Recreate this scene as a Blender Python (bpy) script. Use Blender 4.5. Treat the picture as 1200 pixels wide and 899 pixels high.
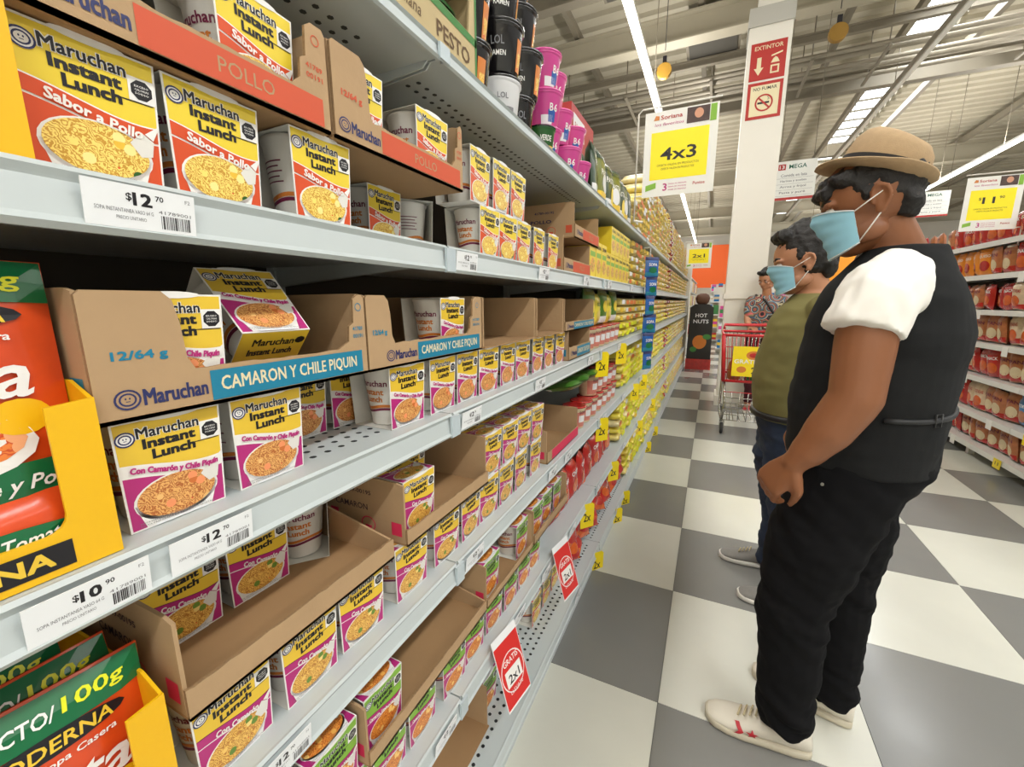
import bpy, bmesh, math, random
from mathutils import Vector, Matrix, noise

for _o in list(bpy.data.objects):
    bpy.data.objects.remove(_o)
scene = bpy.context.scene
COL = scene.collection
R = random.Random(7)
PI = math.pi

# ------------------------------------------------------------------ camera
cam_d = bpy.data.cameras.new('camera')
cam = bpy.data.objects.new('camera', cam_d)
COL.objects.link(cam)
_r = Vector((0.90496317, 0.42547561, -0.00348892))
_u = Vector((-0.07791512, 0.17377113, 0.98169895))
_f = Vector((-0.41829523, 0.88812955, -0.19040745))
cam.matrix_world = Matrix(((_r.x, _u.x, -_f.x, 0), (_r.y, _u.y, -_f.y, 0), (_r.z, _u.z, -_f.z, 1.2693), (0, 0, 0, 1)))
cam_d.sensor_width = 36.0
cam_d.lens = 491.0 / 1200 * 36
cam_d.clip_start = 0.02
cam_d.clip_end = 200
scene.camera = cam

# ------------------------------------------------------------------ light
scene.view_settings.view_transform = 'Standard'
scene.view_settings.look = 'None'
scene.view_settings.gamma = 1
scene.view_settings.use_curve_mapping = False
scene.view_settings.exposure = 0.0
world = bpy.data.worlds.new('store_air')
scene.world = world
world.use_nodes = True
world.node_tree.nodes['Background'].inputs[0].default_value = (1.0, 0.97, 0.90, 1)
world.node_tree.nodes['Background'].inputs[1].default_value = 0.55


def area(name, loc, sx, sy, power, color=(1, 0.97, 0.92)):
    d = bpy.data.lights.new(name, 'AREA')
    d.shape = 'RECTANGLE'
    d.size = sx
    d.size_y = sy
    d.energy = power
    d.color = color
    o = bpy.data.objects.new(name, d)
    o.location = loc
    COL.objects.link(o)
    return o


# the light the fluorescent rows give (the two long ones lie just under their visible fittings)
for lx in (-1.15, 5.65):
    area('row_light', (lx, 13, 4.53), 0.12, 44, 560)
area('row_light', (2.3, -5, 4.9), 0.12, 12, 220)  # unseen row overhead and behind the camera, with no fitting built
# unseen uplights added above the closed housings to brighten the roof
for lx in (-1.15, 5.65):
    u_ = area('roof_fill_light', (lx, 14, 4.72), 0.12, 44, 820)
    u_.rotation_euler = (PI, 0, 0)
# daylight under the roof skylights
for ly in (-3.5, 3.65, 10.65, 17.65):
    area('skylight_glow', (3.75, ly, 6.88), 0.8, 5.2, 260, (0.95, 0.98, 1.0))

# ------------------------------------------------------------------ materials
MATS = {}


def mat(name, col, rough=0.5, metal=0.0, spec=0.5, noise_s=0, noise_a=0.0, bump=0.0, bump_s=200, emit=None, estr=0, alpha=None, trans=0, coat=0, sheen=0):
    if name in MATS:
        return MATS[name]
    m = bpy.data.materials.new(name)
    m.use_nodes = True
    nt = m.node_tree
    b = nt.nodes['Principled BSDF']
    b.inputs['Base Color'].default_value = (*col, 1)
    b.inputs['Roughness'].default_value = rough
    b.inputs['Metallic'].default_value = metal
    b.inputs['Specular IOR Level'].default_value = spec
    if coat:
        b.inputs['Coat Weight'].default_value = coat
        b.inputs['Coat Roughness'].default_value = 0.15
    if sheen:
        b.inputs['Sheen Weight'].default_value = sheen
    if trans:
        b.inputs['Transmission Weight'].default_value = trans
    if alpha is not None:
        b.inputs['Alpha'].default_value = alpha
    if emit:
        b.inputs['Emission Color'].default_value = (*emit, 1)
        b.inputs['Emission Strength'].default_value = estr
    if noise_a or bump:
        tc = nt.nodes.new('ShaderNodeTexCoord')
    if noise_a:
        n = nt.nodes.new('ShaderNodeTexNoise')
        n.inputs['Scale'].default_value = noise_s
        n.inputs['Detail'].default_value = 5
        nt.links.new(tc.outputs['Object'], n.inputs['Vector'])
        mx = nt.nodes.new('ShaderNodeMix')
        mx.data_type = 'RGBA'
        mx.inputs[6].default_value = (*[max(0, c * (1 - noise_a)) for c in col], 1)
        mx.inputs[7].default_value = (*[min(1, c * (1 + noise_a)) for c in col], 1)
        nt.links.new(n.outputs['Fac'], mx.inputs[0])
        nt.links.new(mx.outputs[2], b.inputs['Base Color'])
    if bump:
        n2 = nt.nodes.new('ShaderNodeTexNoise')
        n2.inputs['Scale'].default_value = bump_s
        n2.inputs['Detail'].default_value = 4
        nt.links.new(tc.outputs['Object'], n2.inputs['Vector'])
        bp = nt.nodes.new('ShaderNodeBump')
        bp.inputs['Strength'].default_value = bump
        bp.inputs['Distance'].default_value = 0.002
        nt.links.new(n2.outputs['Fac'], bp.inputs['Height'])
        nt.links.new(bp.outputs['Normal'], b.inputs['Normal'])
    MATS[name] = m
    return m


def s(r, g, b):      # 8 bit display colour to linear
    f = lambda c: (c / 255 / 12.92) if c / 255 <= 0.04045 else ((c / 255 + 0.055) / 1.055) ** 2.4
    return (f(r), f(g), f(b))


def food_mat(name, base1, base2, bits, scale=1.0):
    """printed noodles: curled strands with coloured bits"""
    m = bpy.data.materials.new(name)
    m.use_nodes = True
    nt = m.node_tree
    N, L = nt.nodes, nt.links
    b = N['Principled BSDF']
    b.inputs['Roughness'].default_value = 0.35
    tc = N.new('ShaderNodeTexCoord')
    wn = N.new('ShaderNodeTexNoise')
    wn.inputs['Scale'].default_value = 110 * scale
    wn.inputs['Detail'].default_value = 3
    L.new(tc.outputs['Object'], wn.inputs['Vector'])
    mul = N.new('ShaderNodeVectorMath')
    mul.operation = 'MULTIPLY_ADD'
    mul.inputs[1].default_value = (0.035 / scale,) * 3
    L.new(wn.outputs['Color'], mul.inputs[0])
    L.new(tc.outputs['Object'], mul.inputs[2])
    wv = N.new('ShaderNodeTexWave')
    wv.inputs['Scale'].default_value = 95 * scale
    wv.inputs['Distortion'].default_value = 3
    wv.bands_direction = 'DIAGONAL'
    L.new(mul.outputs[0], wv.inputs['Vector'])
    cr = N.new('ShaderNodeValToRGB')
    cr.color_ramp.elements[0].color = (*base2, 1)
    cr.color_ramp.elements[1].color = (*base1, 1)
    cr.color_ramp.elements[0].position = 0.15
    cr.color_ramp.elements[1].position = 0.75
    L.new(wv.outputs['Fac'], cr.inputs['Fac'])
    vo = N.new('ShaderNodeTexVoronoi')
    vo.inputs['Scale'].default_value = 105 * scale
    L.new(tc.outputs['Object'], vo.inputs['Vector'])
    sp = N.new('ShaderNodeSeparateColor')
    L.new(vo.outputs['Color'], sp.inputs[0])
    r2 = N.new('ShaderNodeValToRGB')
    r2.color_ramp.interpolation = 'CONSTANT'
    e = r2.color_ramp.elements
    e[0].position = 0
    e[0].color = (*bits[0], 1)
    e[1].position = 1.0 / len(bits)
    e[1].color = (*bits[1], 1)
    for k in range(2, len(bits)):
        q = e.new(k / len(bits))
        q.color = (*bits[k], 1)
    L.new(sp.outputs[0], r2.inputs['Fac'])
    lt = N.new('ShaderNodeMath')
    lt.operation = 'LESS_THAN'
    lt.inputs[1].default_value = 0.52
    L.new(sp.outputs[1], lt.inputs[0])
    l2 = N.new('ShaderNodeMath')
    l2.operation = 'LESS_THAN'
    l2.inputs[1].default_value = 0.46
    L.new(vo.outputs['Distance'], l2.inputs[0])
    l3 = N.new('ShaderNodeMath')
    l3.operation = 'MULTIPLY'
    L.new(lt.outputs[0], l3.inputs[0])
    L.new(l2.outputs[0], l3.inputs[1])
    mx = N.new('ShaderNodeMix')
    mx.data_type = 'RGBA'
    L.new(l3.outputs[0], mx.inputs[0])
    L.new(cr.outputs[0], mx.inputs[6])
    L.new(r2.outputs[0], mx.inputs[7])
    L.new(mx.outputs[2], b.inputs['Base Color'])
    MATS[name] = m
    return m


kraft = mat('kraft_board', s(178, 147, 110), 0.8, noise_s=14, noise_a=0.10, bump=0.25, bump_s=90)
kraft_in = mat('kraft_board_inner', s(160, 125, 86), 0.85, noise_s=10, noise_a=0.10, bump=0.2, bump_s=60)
kraft_edge = mat('corrugated_edge', s(150, 120, 85), 0.9, noise_s=300, noise_a=0.4)
yel = mat('print_yellow', s(236, 208, 58), 0.35)
yel_b = mat('print_golden_yellow', s(232, 194, 58), 0.35)
redo = mat('print_orange_red', s(216, 80, 36), 0.35)
mag = mat('print_magenta', s(182, 40, 120), 0.35)
grn = mat('print_lime_green', s(130, 180, 58), 0.35)
wht = mat('print_white', s(238, 236, 232), 0.4)
blk = mat('print_black', s(22, 20, 26), 0.4)
navy = mat('print_navy', s(40, 46, 96), 0.5)
teal = mat('print_teal', s(22, 124, 156), 0.5)
kred = mat('print_board_red', s(204, 84, 52), 0.6)
kpink = mat('print_board_pink', s(214, 44, 84), 0.6)
maroon = mat('print_maroon', s(112, 26, 62), 0.4)
orng = mat('print_orange', s(206, 122, 48), 0.4)
grey_t = mat('print_grey', s(120, 120, 124), 0.5)
cupw = mat('foam_white', s(226, 223, 216), 0.55, bump=0.08, bump_s=400)
lidm = mat('paper_lid', s(222, 220, 212), 0.4)
noodA = food_mat('noodle_photo_chicken', s(250, 222, 120), s(205, 150, 50), [s(226, 84, 34), s(250, 226, 120), s(48, 96, 34), s(248, 232, 150), s(236, 190, 60)])
noodB = food_mat('noodle_photo_shrimp', s(232, 176, 104), s(178, 98, 44), [s(214, 80, 48), s(238, 190, 120), s(240, 150, 100), s(206, 110, 50)])
noodC = food_mat('noodle_photo_camaron', s(238, 194, 98), s(188, 120, 44), [s(232, 104, 50), s(240, 200, 110), s(104, 138, 50), s(240, 214, 130)])
noodD = food_mat('noodle_photo_habanero', s(236, 158, 70), s(190, 92, 34), [s(216, 76, 30), s(240, 180, 90), s(250, 206, 120)])
steel = mat('shelf_painted_steel', s(190, 198, 199), 0.38, 0.0, 0.5, noise_s=3, noise_a=0.05)
steel_d = mat('shelf_back_dark', s(70, 62, 52), 0.7, noise_s=5, noise_a=0.15)
hole_m = mat('shelf_shadow_steel', s(60, 62, 62), 0.8)  # dark tone standing in for the shade inside the shelf holes
rail_m = mat('price_rail_plastic', s(188, 200, 206), 0.25, spec=0.6)
ticket = mat('ticket_paper', s(236, 238, 240), 0.45)
ydisp = mat('display_yellow_board', s(238, 184, 14), 0.4, noise_s=6, noise_a=0.04)

# ------------------------------------------------------------------ mesh tools


class MB:
    def __init__(self):
        self.v = []
        self.f = []
        self.mi = []
        self.mats = []
        self.sm = []

    def m(self, mt):
        if mt not in self.mats:
            self.mats.append(mt)
        return self.mats.index(mt)

    def face(self, idx, mt, smooth=False):
        self.f.append(tuple(idx))
        self.mi.append(self.m(mt))
        self.sm.append(smooth)

    def poly(self, pts, mt, smooth=False):
        n = len(self.v)
        self.v += [tuple(p) for p in pts]
        self.face(range(n, n + len(pts)), mt, smooth)

    def box(self, lo, hi, mt, bevel=0):
        x0, y0, z0 = lo
        x1, y1, z1 = hi
        n = len(self.v)
        self.v += [(x0, y0, z0), (x1, y0, z0), (x1, y1, z0), (x0, y1, z0), (x0, y0, z1), (x1, y0, z1), (x1, y1, z1), (x0, y1, z1)]
        for q in ((0, 3, 2, 1), (4, 5, 6, 7), (0, 1, 5, 4), (1, 2, 6, 5), (2, 3, 7, 6), (3, 0, 4, 7)):
            self.face([n + k for k in q], mt)

    def prism(self, pts2, a, b, axis, mt, mt_side=None):
        """extrude a 2-D outline along an axis"""
        def P(p, t):
            if axis == 'x':
                return (t, p[0], p[1])
            if axis == 'y':
                return (p[0], t, p[1])
            return (p[0], p[1], t)
        n = len(self.v)
        k = len(pts2)
        self.v += [P(p, a) for p in pts2] + [P(p, b) for p in pts2]
        self.face([n + i for i in range(k)][::-1], mt)
        self.face([n + k + i for i in range(k)], mt)
        for i in range(k):
            j = (i + 1) % k
            self.face([n + i, n + j, n + k + j, n + k + i], mt_side or mt)

    def tube(self, pts, r, mt, n=8, smooth=True, closed=False):
        pts = [Vector(p) for p in pts]
        rr = r if isinstance(r, (list, tuple)) else [r] * len(pts)
        base = len(self.v)
        K = len(pts)
        prev = None
        for i, p in enumerate(pts):
            if closed:
                t = pts[(i + 1) % K] - pts[i - 1]
            else:
                t = pts[min(i + 1, K - 1)] - pts[max(i - 1, 0)]
            t.normalize()
            if prev is None:
                a = Vector((0, 0, 1)) if abs(t.z) < 0.9 else Vector((1, 0, 0))
                a = (a - t * a.dot(t)).normalized()
            else:
                a = (prev - t * prev.dot(t))
                a = a.normalized() if a.length > 1e-6 else Vector((1, 0, 0))
            prev = a
            b = t.cross(a)
            for k in range(n):
                q = 2 * PI * k / n
                self.v.append(tuple(p + (a * math.cos(q) + b * math.sin(q)) * rr[i]))
        for i in range(K if closed else K - 1):
            i2 = (i + 1) % K
            for k in range(n):
                k2 = (k + 1) % n
                self.face((base + i * n + k, base + i * n + k2, base + i2 * n + k2, base + i2 * n + k), mt, smooth)
        if not closed:
            self.face([base + k for k in range(n)][::-1], mt)
            self.face([base + (K - 1) * n + k for k in range(n)], mt)

    def lathe(self, prof, mt, n=24, c=(0, 0), smooth=True, cap0=True, cap1=True, sx=1, sy=1):
        base = len(self.v)
        for (r, z) in prof:
            for k in range(n):
                q = 2 * PI * k / n
                self.v.append((c[0] + r * sx * math.cos(q), c[1] + r * sy * math.sin(q), z))
        for i in range(len(prof) - 1):
            for k in range(n):
                k2 = (k + 1) % n
                self.face((base + i * n + k, base + i * n + k2, base + (i + 1) * n + k2, base + (i + 1) * n + k), mt, smooth)
        if cap0:
            self.face([base + k for k in range(n)][::-1], mt)
        if cap1:
            self.face([base + (len(prof) - 1) * n + k for k in range(n)], mt)

    def grid(self, fn, nu, nv, mt, smooth=True):
        base = len(self.v)
        for j in range(nv + 1):
            for i in range(nu + 1):
                self.v.append(tuple(fn(i / nu, j / nv)))
        for j in range(nv):
            for i in range(nu):
                a = base + j * (nu + 1) + i
                self.face((a, a + 1, a + nu + 2, a + nu + 1), mt, smooth)

    def loft(self, secs, mt, n=24, cap=True, smooth=True, power=2.0):
        """secs: (centre, axis_a vector, axis_b vector)"""
        base = len(self.v)
        for c, a, b in secs:
            c, a, b = Vector(c), Vector(a), Vector(b)
            for k in range(n):
                q = 2 * PI * k / n
                ca, sa = math.cos(q), math.sin(q)
                if power != 2.0:
                    ca = math.copysign(abs(ca) ** (2 / power), ca)
                    sa = math.copysign(abs(sa) ** (2 / power), sa)
                self.v.append(tuple(c + a * ca + b * sa))
        K = len(secs)
        for i in range(K - 1):
            for k in range(n):
                k2 = (k + 1) % n
                self.face((base + i * n + k, base + i * n + k2, base + (i + 1) * n + k2, base + (i + 1) * n + k), mt, smooth)
        if cap:
            self.face([base + k for k in range(n)][::-1], mt)
            self.face([base + (K - 1) * n + k for k in range(n)], mt)

    def append(self, other, M=None):
        n = len(self.v)
        if M is None:
            self.v += other.v
        else:
            self.v += [tuple(M @ Vector(p)) for p in other.v]
        for f, mi, sm in zip(other.f, other.mi, other.sm):
            self.face([n + k for k in f], other.mats[mi], sm)

    def mesh(self, name):
        me = bpy.data.meshes.new(name)
        me.from_pydata([tuple(p) for p in self.v], [], self.f)
        for mt in self.mats:
            me.materials.append(mt)
        me.polygons.foreach_set('material_index', self.mi)
        me.polygons.foreach_set('use_smooth', self.sm)
        me.update()
        return me

    def build(self, name, parent=None, loc=None, **kw):
        return link(name, self.mesh(name), parent, loc, **kw)


def link(name, me, parent=None, loc=None, rot=None, label=None, cat=None, group=None, kind=None):
    o = bpy.data.objects.new(name, me)
    COL.objects.link(o)
    if parent is not None:
        o.parent = parent
    if loc is not None:
        o.location = loc
    if rot is not None:
        o.rotation_euler = rot
    if label:
        o['label'] = label
    if cat:
        o['category'] = cat
    if group:
        o['group'] = group
    if kind:
        o['kind'] = kind
    return o


def thing(name, loc, label, cat, group=None, rot=None):
    return link(name, None, None, loc, rot, label, cat, group)


USED = set()


def place(name, parts, loc, label, cat, group=None, rot=(0, 0, 0), scale=None):
    """parts: list of (part_name, mesh, [sub parts]) sharing mesh data between copies"""
    t = thing(name, loc, label, cat, group, rot)
    if scale:
        t.scale = scale
    for p in parts:
        o = link(p[0], p[1], t)
        for q in (p[2] if len(p) > 2 else []):
            link(q[0], q[1], o)
    return t


ORD = ['first', 'second', 'third', 'fourth', 'fifth', 'sixth', 'seventh', 'eighth', 'ninth', 'tenth', 'eleventh', 'twelfth', 'thirteenth', 'fourteenth', 'fifteenth',
       'sixteenth', 'seventeenth', 'eighteenth', 'nineteenth', 'twentieth']

# ------------------------------------------------------------------ flat print
_TXT = {}


def text_tris(st, bold=0.0, res=2):
    key = (st, bold, res)
    if key in _TXT:
        return _TXT[key]
    cu = bpy.data.curves.new('t', 'FONT')
    cu.body = st
    cu.size = 1
    cu.resolution_u = res
    cu.offset = bold
    ob = bpy.data.objects.new('t', cu)
    COL.objects.link(ob)
    dg = bpy.context.evaluated_depsgraph_get()
    me = bpy.data.meshes.new_from_object(ob.evaluated_get(dg))
    vs = [(v.co.x, v.co.y) for v in me.vertices]
    fs = [tuple(p.vertices) for p in me.polygons]
    bpy.data.objects.remove(ob)
    bpy.data.meshes.remove(me)
    bpy.data.curves.remove(cu)
    if vs:
        x0 = min(v[0] for v in vs)
        x1 = max(v[0] for v in vs)
        y0 = min(v[1] for v in vs)
        y1 = max(v[1] for v in vs)
        vs = [((a - x0) / (x1 - x0), (b - y0) / (y1 - y0)) for a, b in vs]
    _TXT[key] = (vs, fs)
    return _TXT[key]


EPS = 0.00022


class Art:
    """flat print in (u, v) metres; layers sit a hair above each other"""

    def __init__(self):
        self.b = MB()

    def poly(self, pts, mt, ly=0):
        self.b.poly([(p[0], p[1], ly) for p in pts], mt)

    def rect(self, u0, v0, u1, v1, mt, ly=0, nu=1):
        for k in range(nu):
            a = u0 + (u1 - u0) * k / nu
            c = u0 + (u1 - u0) * (k + 1) / nu
            self.poly([(a, v0), (c, v0), (c, v1), (a, v1)], mt, ly)

    def band(self, lo, hi, u0, u1, mt, ly=0, n=14):
        for k in range(n):
            a = u0 + (u1 - u0) * k / n
            c = u0 + (u1 - u0) * (k + 1) / n
            self.poly([(a, lo(a)), (c, lo(c)), (c, hi(c)), (a, hi(a))], mt, ly)

    def ell(self, cu, cv, a, b, mt, ly=0, n=20, t0=0, t1=2 * PI):
        self.poly([(cu + a * math.cos(t0 + (t1 - t0) * k / n), cv + b * math.sin(t0 + (t1 - t0) * k / n)) for k in range(n)], mt, ly)

    def ring(self, cu, cv, a, b, w, mt, ly=0, n=20):
        for k in range(n):
            q, p = 2 * PI * k / n, 2 * PI * (k + 1) / n
            self.poly([(cu + a * math.cos(q), cv + b * math.sin(q)), (cu + a * math.cos(p), cv + b * math.sin(p)),
                       (cu + (a - w) * math.cos(p), cv + (b - w) * math.sin(p)), (cu + (a - w) * math.cos(q), cv + (b - w) * math.sin(q))], mt, ly)

    def text(self, st, u0, v0, w, h, mt, ly=1, bold=0.0, path=None, slant=0, res=2, fat=0):
        if fat:
            for k, (du, dv) in enumerate(((-1, -1), (1, -1), (-1, 1), (1, 1))):
                self.text(st, u0 + du * fat, v0 + dv * fat * .8, w, h, mt, ly + k * .08, bold, path, slant, res)
            return
        bold = min(bold, .016)
        vs, fs = text_tris(st, bold, res)
        n = len(self.b.v)
        for a, c in vs:
            u = u0 + a * w + slant * c * h
            v = v0 + c * h + (path(u) if path else 0)
            self.b.v.append((u, v, ly))
        for f in fs:
            self.b.face([n + k for k in f], mt)

    def mesh(self, name, fn):
        mb = MB()
        mb.v = [tuple(fn(u, v, ly * EPS)) for u, v, ly in self.b.v]
        mb.f, mb.mi, mb.mats, mb.sm = self.b.f, self.b.mi, self.b.mats, self.b.sm
        return mb.mesh(name)


def barcode(a, u0, v0, w, h, mt, ly=1, n=16, seed=3):
    rr = random.Random(seed)
    u = u0
    st = w / n
    for k in range(n):
        ww = st * rr.choice((0.3, 0.5, 0.75))
        a.rect(u, v0, u + ww, v0 + h, mt, ly)
        u += st


def octagon(a, cu, cv, r, ly=2):
    a.poly([(cu - r * 1.15, cv - r * 1.15), (cu + r * 1.15, cv - r * 1.15), (cu + r * 1.15, cv + r * 1.15), (cu - r * 1.15, cv + r * 1.15)], wht, ly)
    a.poly([(cu + r * math.cos(PI / 8 + k * PI / 4), cv + r * math.sin(PI / 8 + k * PI / 4)) for k in range(8)], blk, ly + 1)
    for k in (-1, 0, 1):
        a.text('EXCESO' if k == 1 else ('CALORIAS' if k == 0 else 'SODIO'), cu - r * .62, cv + k * r * .34 - r * .1, r * 1.24, r * .2, wht, ly + 2, bold=0.01, res=1)


def swirl(a, cu, cv, r, mt, ly=2, back=wht):
    a.ell(cu, cv, r, r * .92, back, ly, 18)
    a.ring(cu, cv, r, r * .92, r * .17, mt, ly + 1, 18)
    a.ring(cu, cv, r * .66, r * .6, r * .15, mt, ly + 1, 16)
    a.ell(cu - r * .15, cv + r * .1, r * .07, r * .1, mt, ly + 1, 8)
    a.ell(cu + r * .15, cv + r * .1, r * .07, r * .1, mt, ly + 1, 8)
    a.rect(cu - r * .16, cv - r * .2, cu + r * .16, cv - r * .13, mt, ly + 1)


CW, CH = 0.0925, 0.108     # cup sleeve width and height


def sleeve_art(var, small=False):
    a = Art()
    W = CW
    H = CH
    h = W / 2
    top = {'A': yel, 'B': yel_b, 'C': yel_b, 'D': grn}[var]
    low = {'A': redo, 'B': mag, 'C': mag, 'D': mag}[var]
    food = {'A': noodA, 'B': noodB, 'C': noodC, 'D': noodD}[var]
    e = 0.0018
    a.rect(-h, 0, h, H, wht, 0)
    c = lambda u: H * (.478 - .062 * math.sin((u / W) * PI * 1.05) + .032 * 4 * (u / W) ** 2)
    bw = H * (.125 if var == 'A' else .118)
    txt = {'A': 'Sabor a Pollo', 'B': 'Con Camarón y Chile Piquín', 'C': 'Con Camarón', 'D': 'Camarón, Limón y Habanero'}[var]
    bl = lambda u: c(u) - bw / 2
    bh = lambda u: c(u) + bw / 2
    a.band(bh, lambda u: H - e, -h + e, h - e, top, 1)
    a.band(lambda u: e, bl, -h + e, h - e, low, 1)
    if var in 'ACD':
        a.band(lambda u: bl(u) + .0016, bh, -h + e, h - e, low, 2)
        a.band(lambda u: bh(u), lambda u: bh(u) + .0011, -h + e, h - e, maroon if var != 'A' else wht, 2)
        tcol = wht
    else:
        a.band(bl, bh, -h + e, h - e, wht, 2)
        tcol = mag
    k = (c(.03) - c(-.03)) / .06
    wd = W * (.68 if var == 'A' else .84 if var in 'BD' else .56)
    a.text(txt, -wd / 2, -bw * .30, wd, bw * .62, tcol, 9, bold=.012, path=c, slant=.15, fat=.00022 if var != 'B' else .0003)
    # bowl of noodles
    bu, bv, ra, rb = (-.001, H * .235, W * .425, H * .215)
    a.ell(bu, bv, ra, rb, wht, 3, 26)
    a.poly([(bu - ra * .98, bv), (bu - ra * .8, e), (bu + ra * .8, e), (bu + ra * .98, bv)], wht, 3)
    a.ell(bu, bv + .001, ra * .93, rb * .90, food, 4, 26)
    a.ell(bu + ra * .26, bv + rb * .26, ra * .42, rb * .55, {'A': yel_b, 'B': food, 'C': food, 'D': food}[var] if False else food, 5, 16)
    # spoon
    a.poly([(ra * .55, bv + rb * .55), (ra * .75, bv + rb * .1), (ra * .98, bv + rb * .2), (ra * 1.03, bv + rb * .75), (ra * .8, bv + rb * 1.0)], cupw, 6)
    a.poly([(ra * .86, bv + rb * .98), (ra * 1.02, bv + rb * .8), (h - e, bv + rb * 1.22), (h - e, bv + rb * 1.36)], wht, 6)
    for q in range(2):
        a.text('PASTA PREPARADA DE TRIGO CON VEGETALES', -h * .82, .0035 + q * .0026, W * (.78 - .12 * q), .0017, grey_t, 7, res=1)
    # words
    swirl(a, -h * .80, H * .850, .0078, navy, 3)
    a.text('Maruchan', -h * .61, H * .835, W * .57, H * .092, wht, 3, fat=.0009, res=1)
    a.text('Maruchan', -h * .61, H * .835, W * .57, H * .092, blk, 4, fat=.0003)
    a.text('Instant', -h * .52, H * .735, W * .48, H * .082, blk, 3, fat=.0007)
    a.text('Lunch', -h * .38, H * .628, W * .40, H * .082, blk, 3, fat=.0007)
    octagon(a, h * .76, H * .775, .0084, 3)
    a.rect(h * .30, H * .675, h * .93, H * .683, blk, 3)
    # slot where the lid shows
    a.ell(.002, H - .0005, W * .26, .0034, wht, 4, 14, 0, PI * 2)
    # clear film over the cup foot
    a.rect(-h * .55, e * .4, h * .55, .0030, ticket, 8)
    return a


def kind_cup(var):
    W, H = CW, CH
    h = W / 2
    # sleeve: tube in the x-z plane, tapering to the foot
    outer = [(.0465, H), (.0425, 0), (-.0425, 0), (-.0465, H)]
    mb = MB()
    th = .0007
    inner = [(.0465 - th, H - th), (.0425 - th, th), (-.0425 + th, th), (-.0465 + th, H - th)]

    def wy(z):
        return h - .0035 * (1 - z / H)
    n = len(outer)
    colr = {'A': yel, 'B': yel_b, 'C': yel_b, 'D': grn}[var]
    for i in range(n):
        j = (i + 1) % n
        o1, o2, i1, i2 = outer[i], outer[j], inner[i], inner[j]
        mt = wht if i == 0 else colr if i != 1 else wht
        mb.poly([(o1[0], -wy(o1[1]), o1[1]), (o2[0], -wy(o2[1]), o2[1]), (o2[0], wy(o2[1]), o2[1]), (o1[0], wy(o1[1]), o1[1])], mt)
        mb.poly([(i1[0], wy(i1[1]), i1[1]), (i2[0], wy(i2[1]), i2[1]), (i2[0], -wy(i2[1]), i2[1]), (i1[0], -wy(i1[1]), i1[1])], kraft_in if False else lidm)
        for sg in (-1, 1):
            q = [(o1[0], sg * wy(o1[1]), o1[1]), (o2[0], sg * wy(o2[1]), o2[1]), (i2[0], sg * wy(i2[1]), i2[1]), (i1[0], sg * wy(i1[1]), i1[1])]
            mb.poly(q if sg > 0 else q[::-1], lidm)
    sleeve = mb.mesh('sleeve')
    art = sleeve_art(var)

    def front(u, v, d):
        t = v / H
        return (.0425 + .004 * t + d + .0003, u * (wy(v) / h), v)
    fp = art.mesh('front_print', front)
    # top print: the picture repeats on the top panel, its head to the back
    art2 = sleeve_art(var)

    def topf(u, v, d):
        return (.0465 - v / H * .093, u, H + d + .0003)
    # on the top panel the picture runs from the front edge backwards
    tp = art2.mesh('top_print', topf)
    # cup
    c = MB()
    c.lathe([(.030, .002), (.0305, .003), (.0415, H - .010), (.0435, H - .007), (.0435, H - .004), (.0425, H - .003)], cupw, 24)
    cup = c.mesh('cup')
    l = MB()
    l.lathe([(.0428, H - .0032), (.0428, H - .0022), (.041, H - .0020)], lidm, 24)
    lid = l.mesh('lid')
    pr = Art()
    rad = lambda v: .0303 + (.0415 - .0303) * (v - .003) / (H - .013)
    for sgn in (0, 1):
        o = sgn * .14
        if sgn == 0:
            pr.text('Maruchan', -.027 + o, .072, .05, .0105, maroon, 1, fat=.0003)
            pr.ring(-.032 + o, .077, .005, .0045, .0014, maroon, 1, 12)
            pr.text('Instant', -.021 + o, .057, .038, .010, orng, 1, fat=.0005)
            pr.text('Lunch', -.016 + o, .044, .03, .010, orng, 1, fat=.0005)
    f1 = lambda u: .032 + .0025 * math.sin(u * 90)
    pr.band(lambda u: f1(u), lambda u: f1(u) + .005, -.105, .105, orng, 1, 40)
    pr.band(lambda u: f1(u) - .0055, lambda u: f1(u) - .001, -.105, .105, maroon, 1, 40)

    def cy(u, v, d):
        r = rad(v) + d + .0003
        q = -PI / 2 + u / .0335
        return (r * math.cos(q), r * math.sin(q), v)
    cp = pr.mesh('cup_print', cy)
    # the small print on the far side of the cup
    pb = Art()
    pb.band(lambda u: f1(u), lambda u: f1(u) + .005, -.105, .105, orng, 1, 40)
    pb.band(lambda u: f1(u) - .0055, lambda u: f1(u) - .001, -.105, .105, maroon, 1, 40)
    for k in range(5):
        pb.rect(-.018, .075 - k * .006, .012 - .004 * (k % 2), .0765 - k * .006, maroon, 1, 6)
    cb = pb.mesh('cup_print', cy)
    bt = Art()
    bt.rect(-h + .004, -.042, h - .004, .042, colr, 1)
    bt.text('Maruchan', -.026, .020, .052, .011, blk, 2, fat=.0004)
    bt.text('Instant Lunch', -.028, .004, .056, .010, blk, 2, fat=.0005)
    bt.ell(.034, .026, .007, .006, blk, 2, 8)
    bp = bt.mesh('bottom_print', lambda u, v, d: (v, u, -.0003 - d))
    return {'bottom': bp, 'sleeve': sleeve, 'front': fp, 'top': tp, 'cup': cup, 'lid': lid, 'cp': cp, 'cb': cb}


K = {v: kind_cup(v) for v in 'ABCD'}


def cup_parts(var, back=False, bot=False):
    k = K[var]
    return [('cup', k['cup'], [('cup_print', k['cb'] if back else k['cp']), ('lid', k['lid'])]),
            ('sleeve', k['sleeve'], [('front_print', k['front']), ('top_print', k['top'])] + ([('bottom_print', k['bottom'])] if bot else []))]


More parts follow.
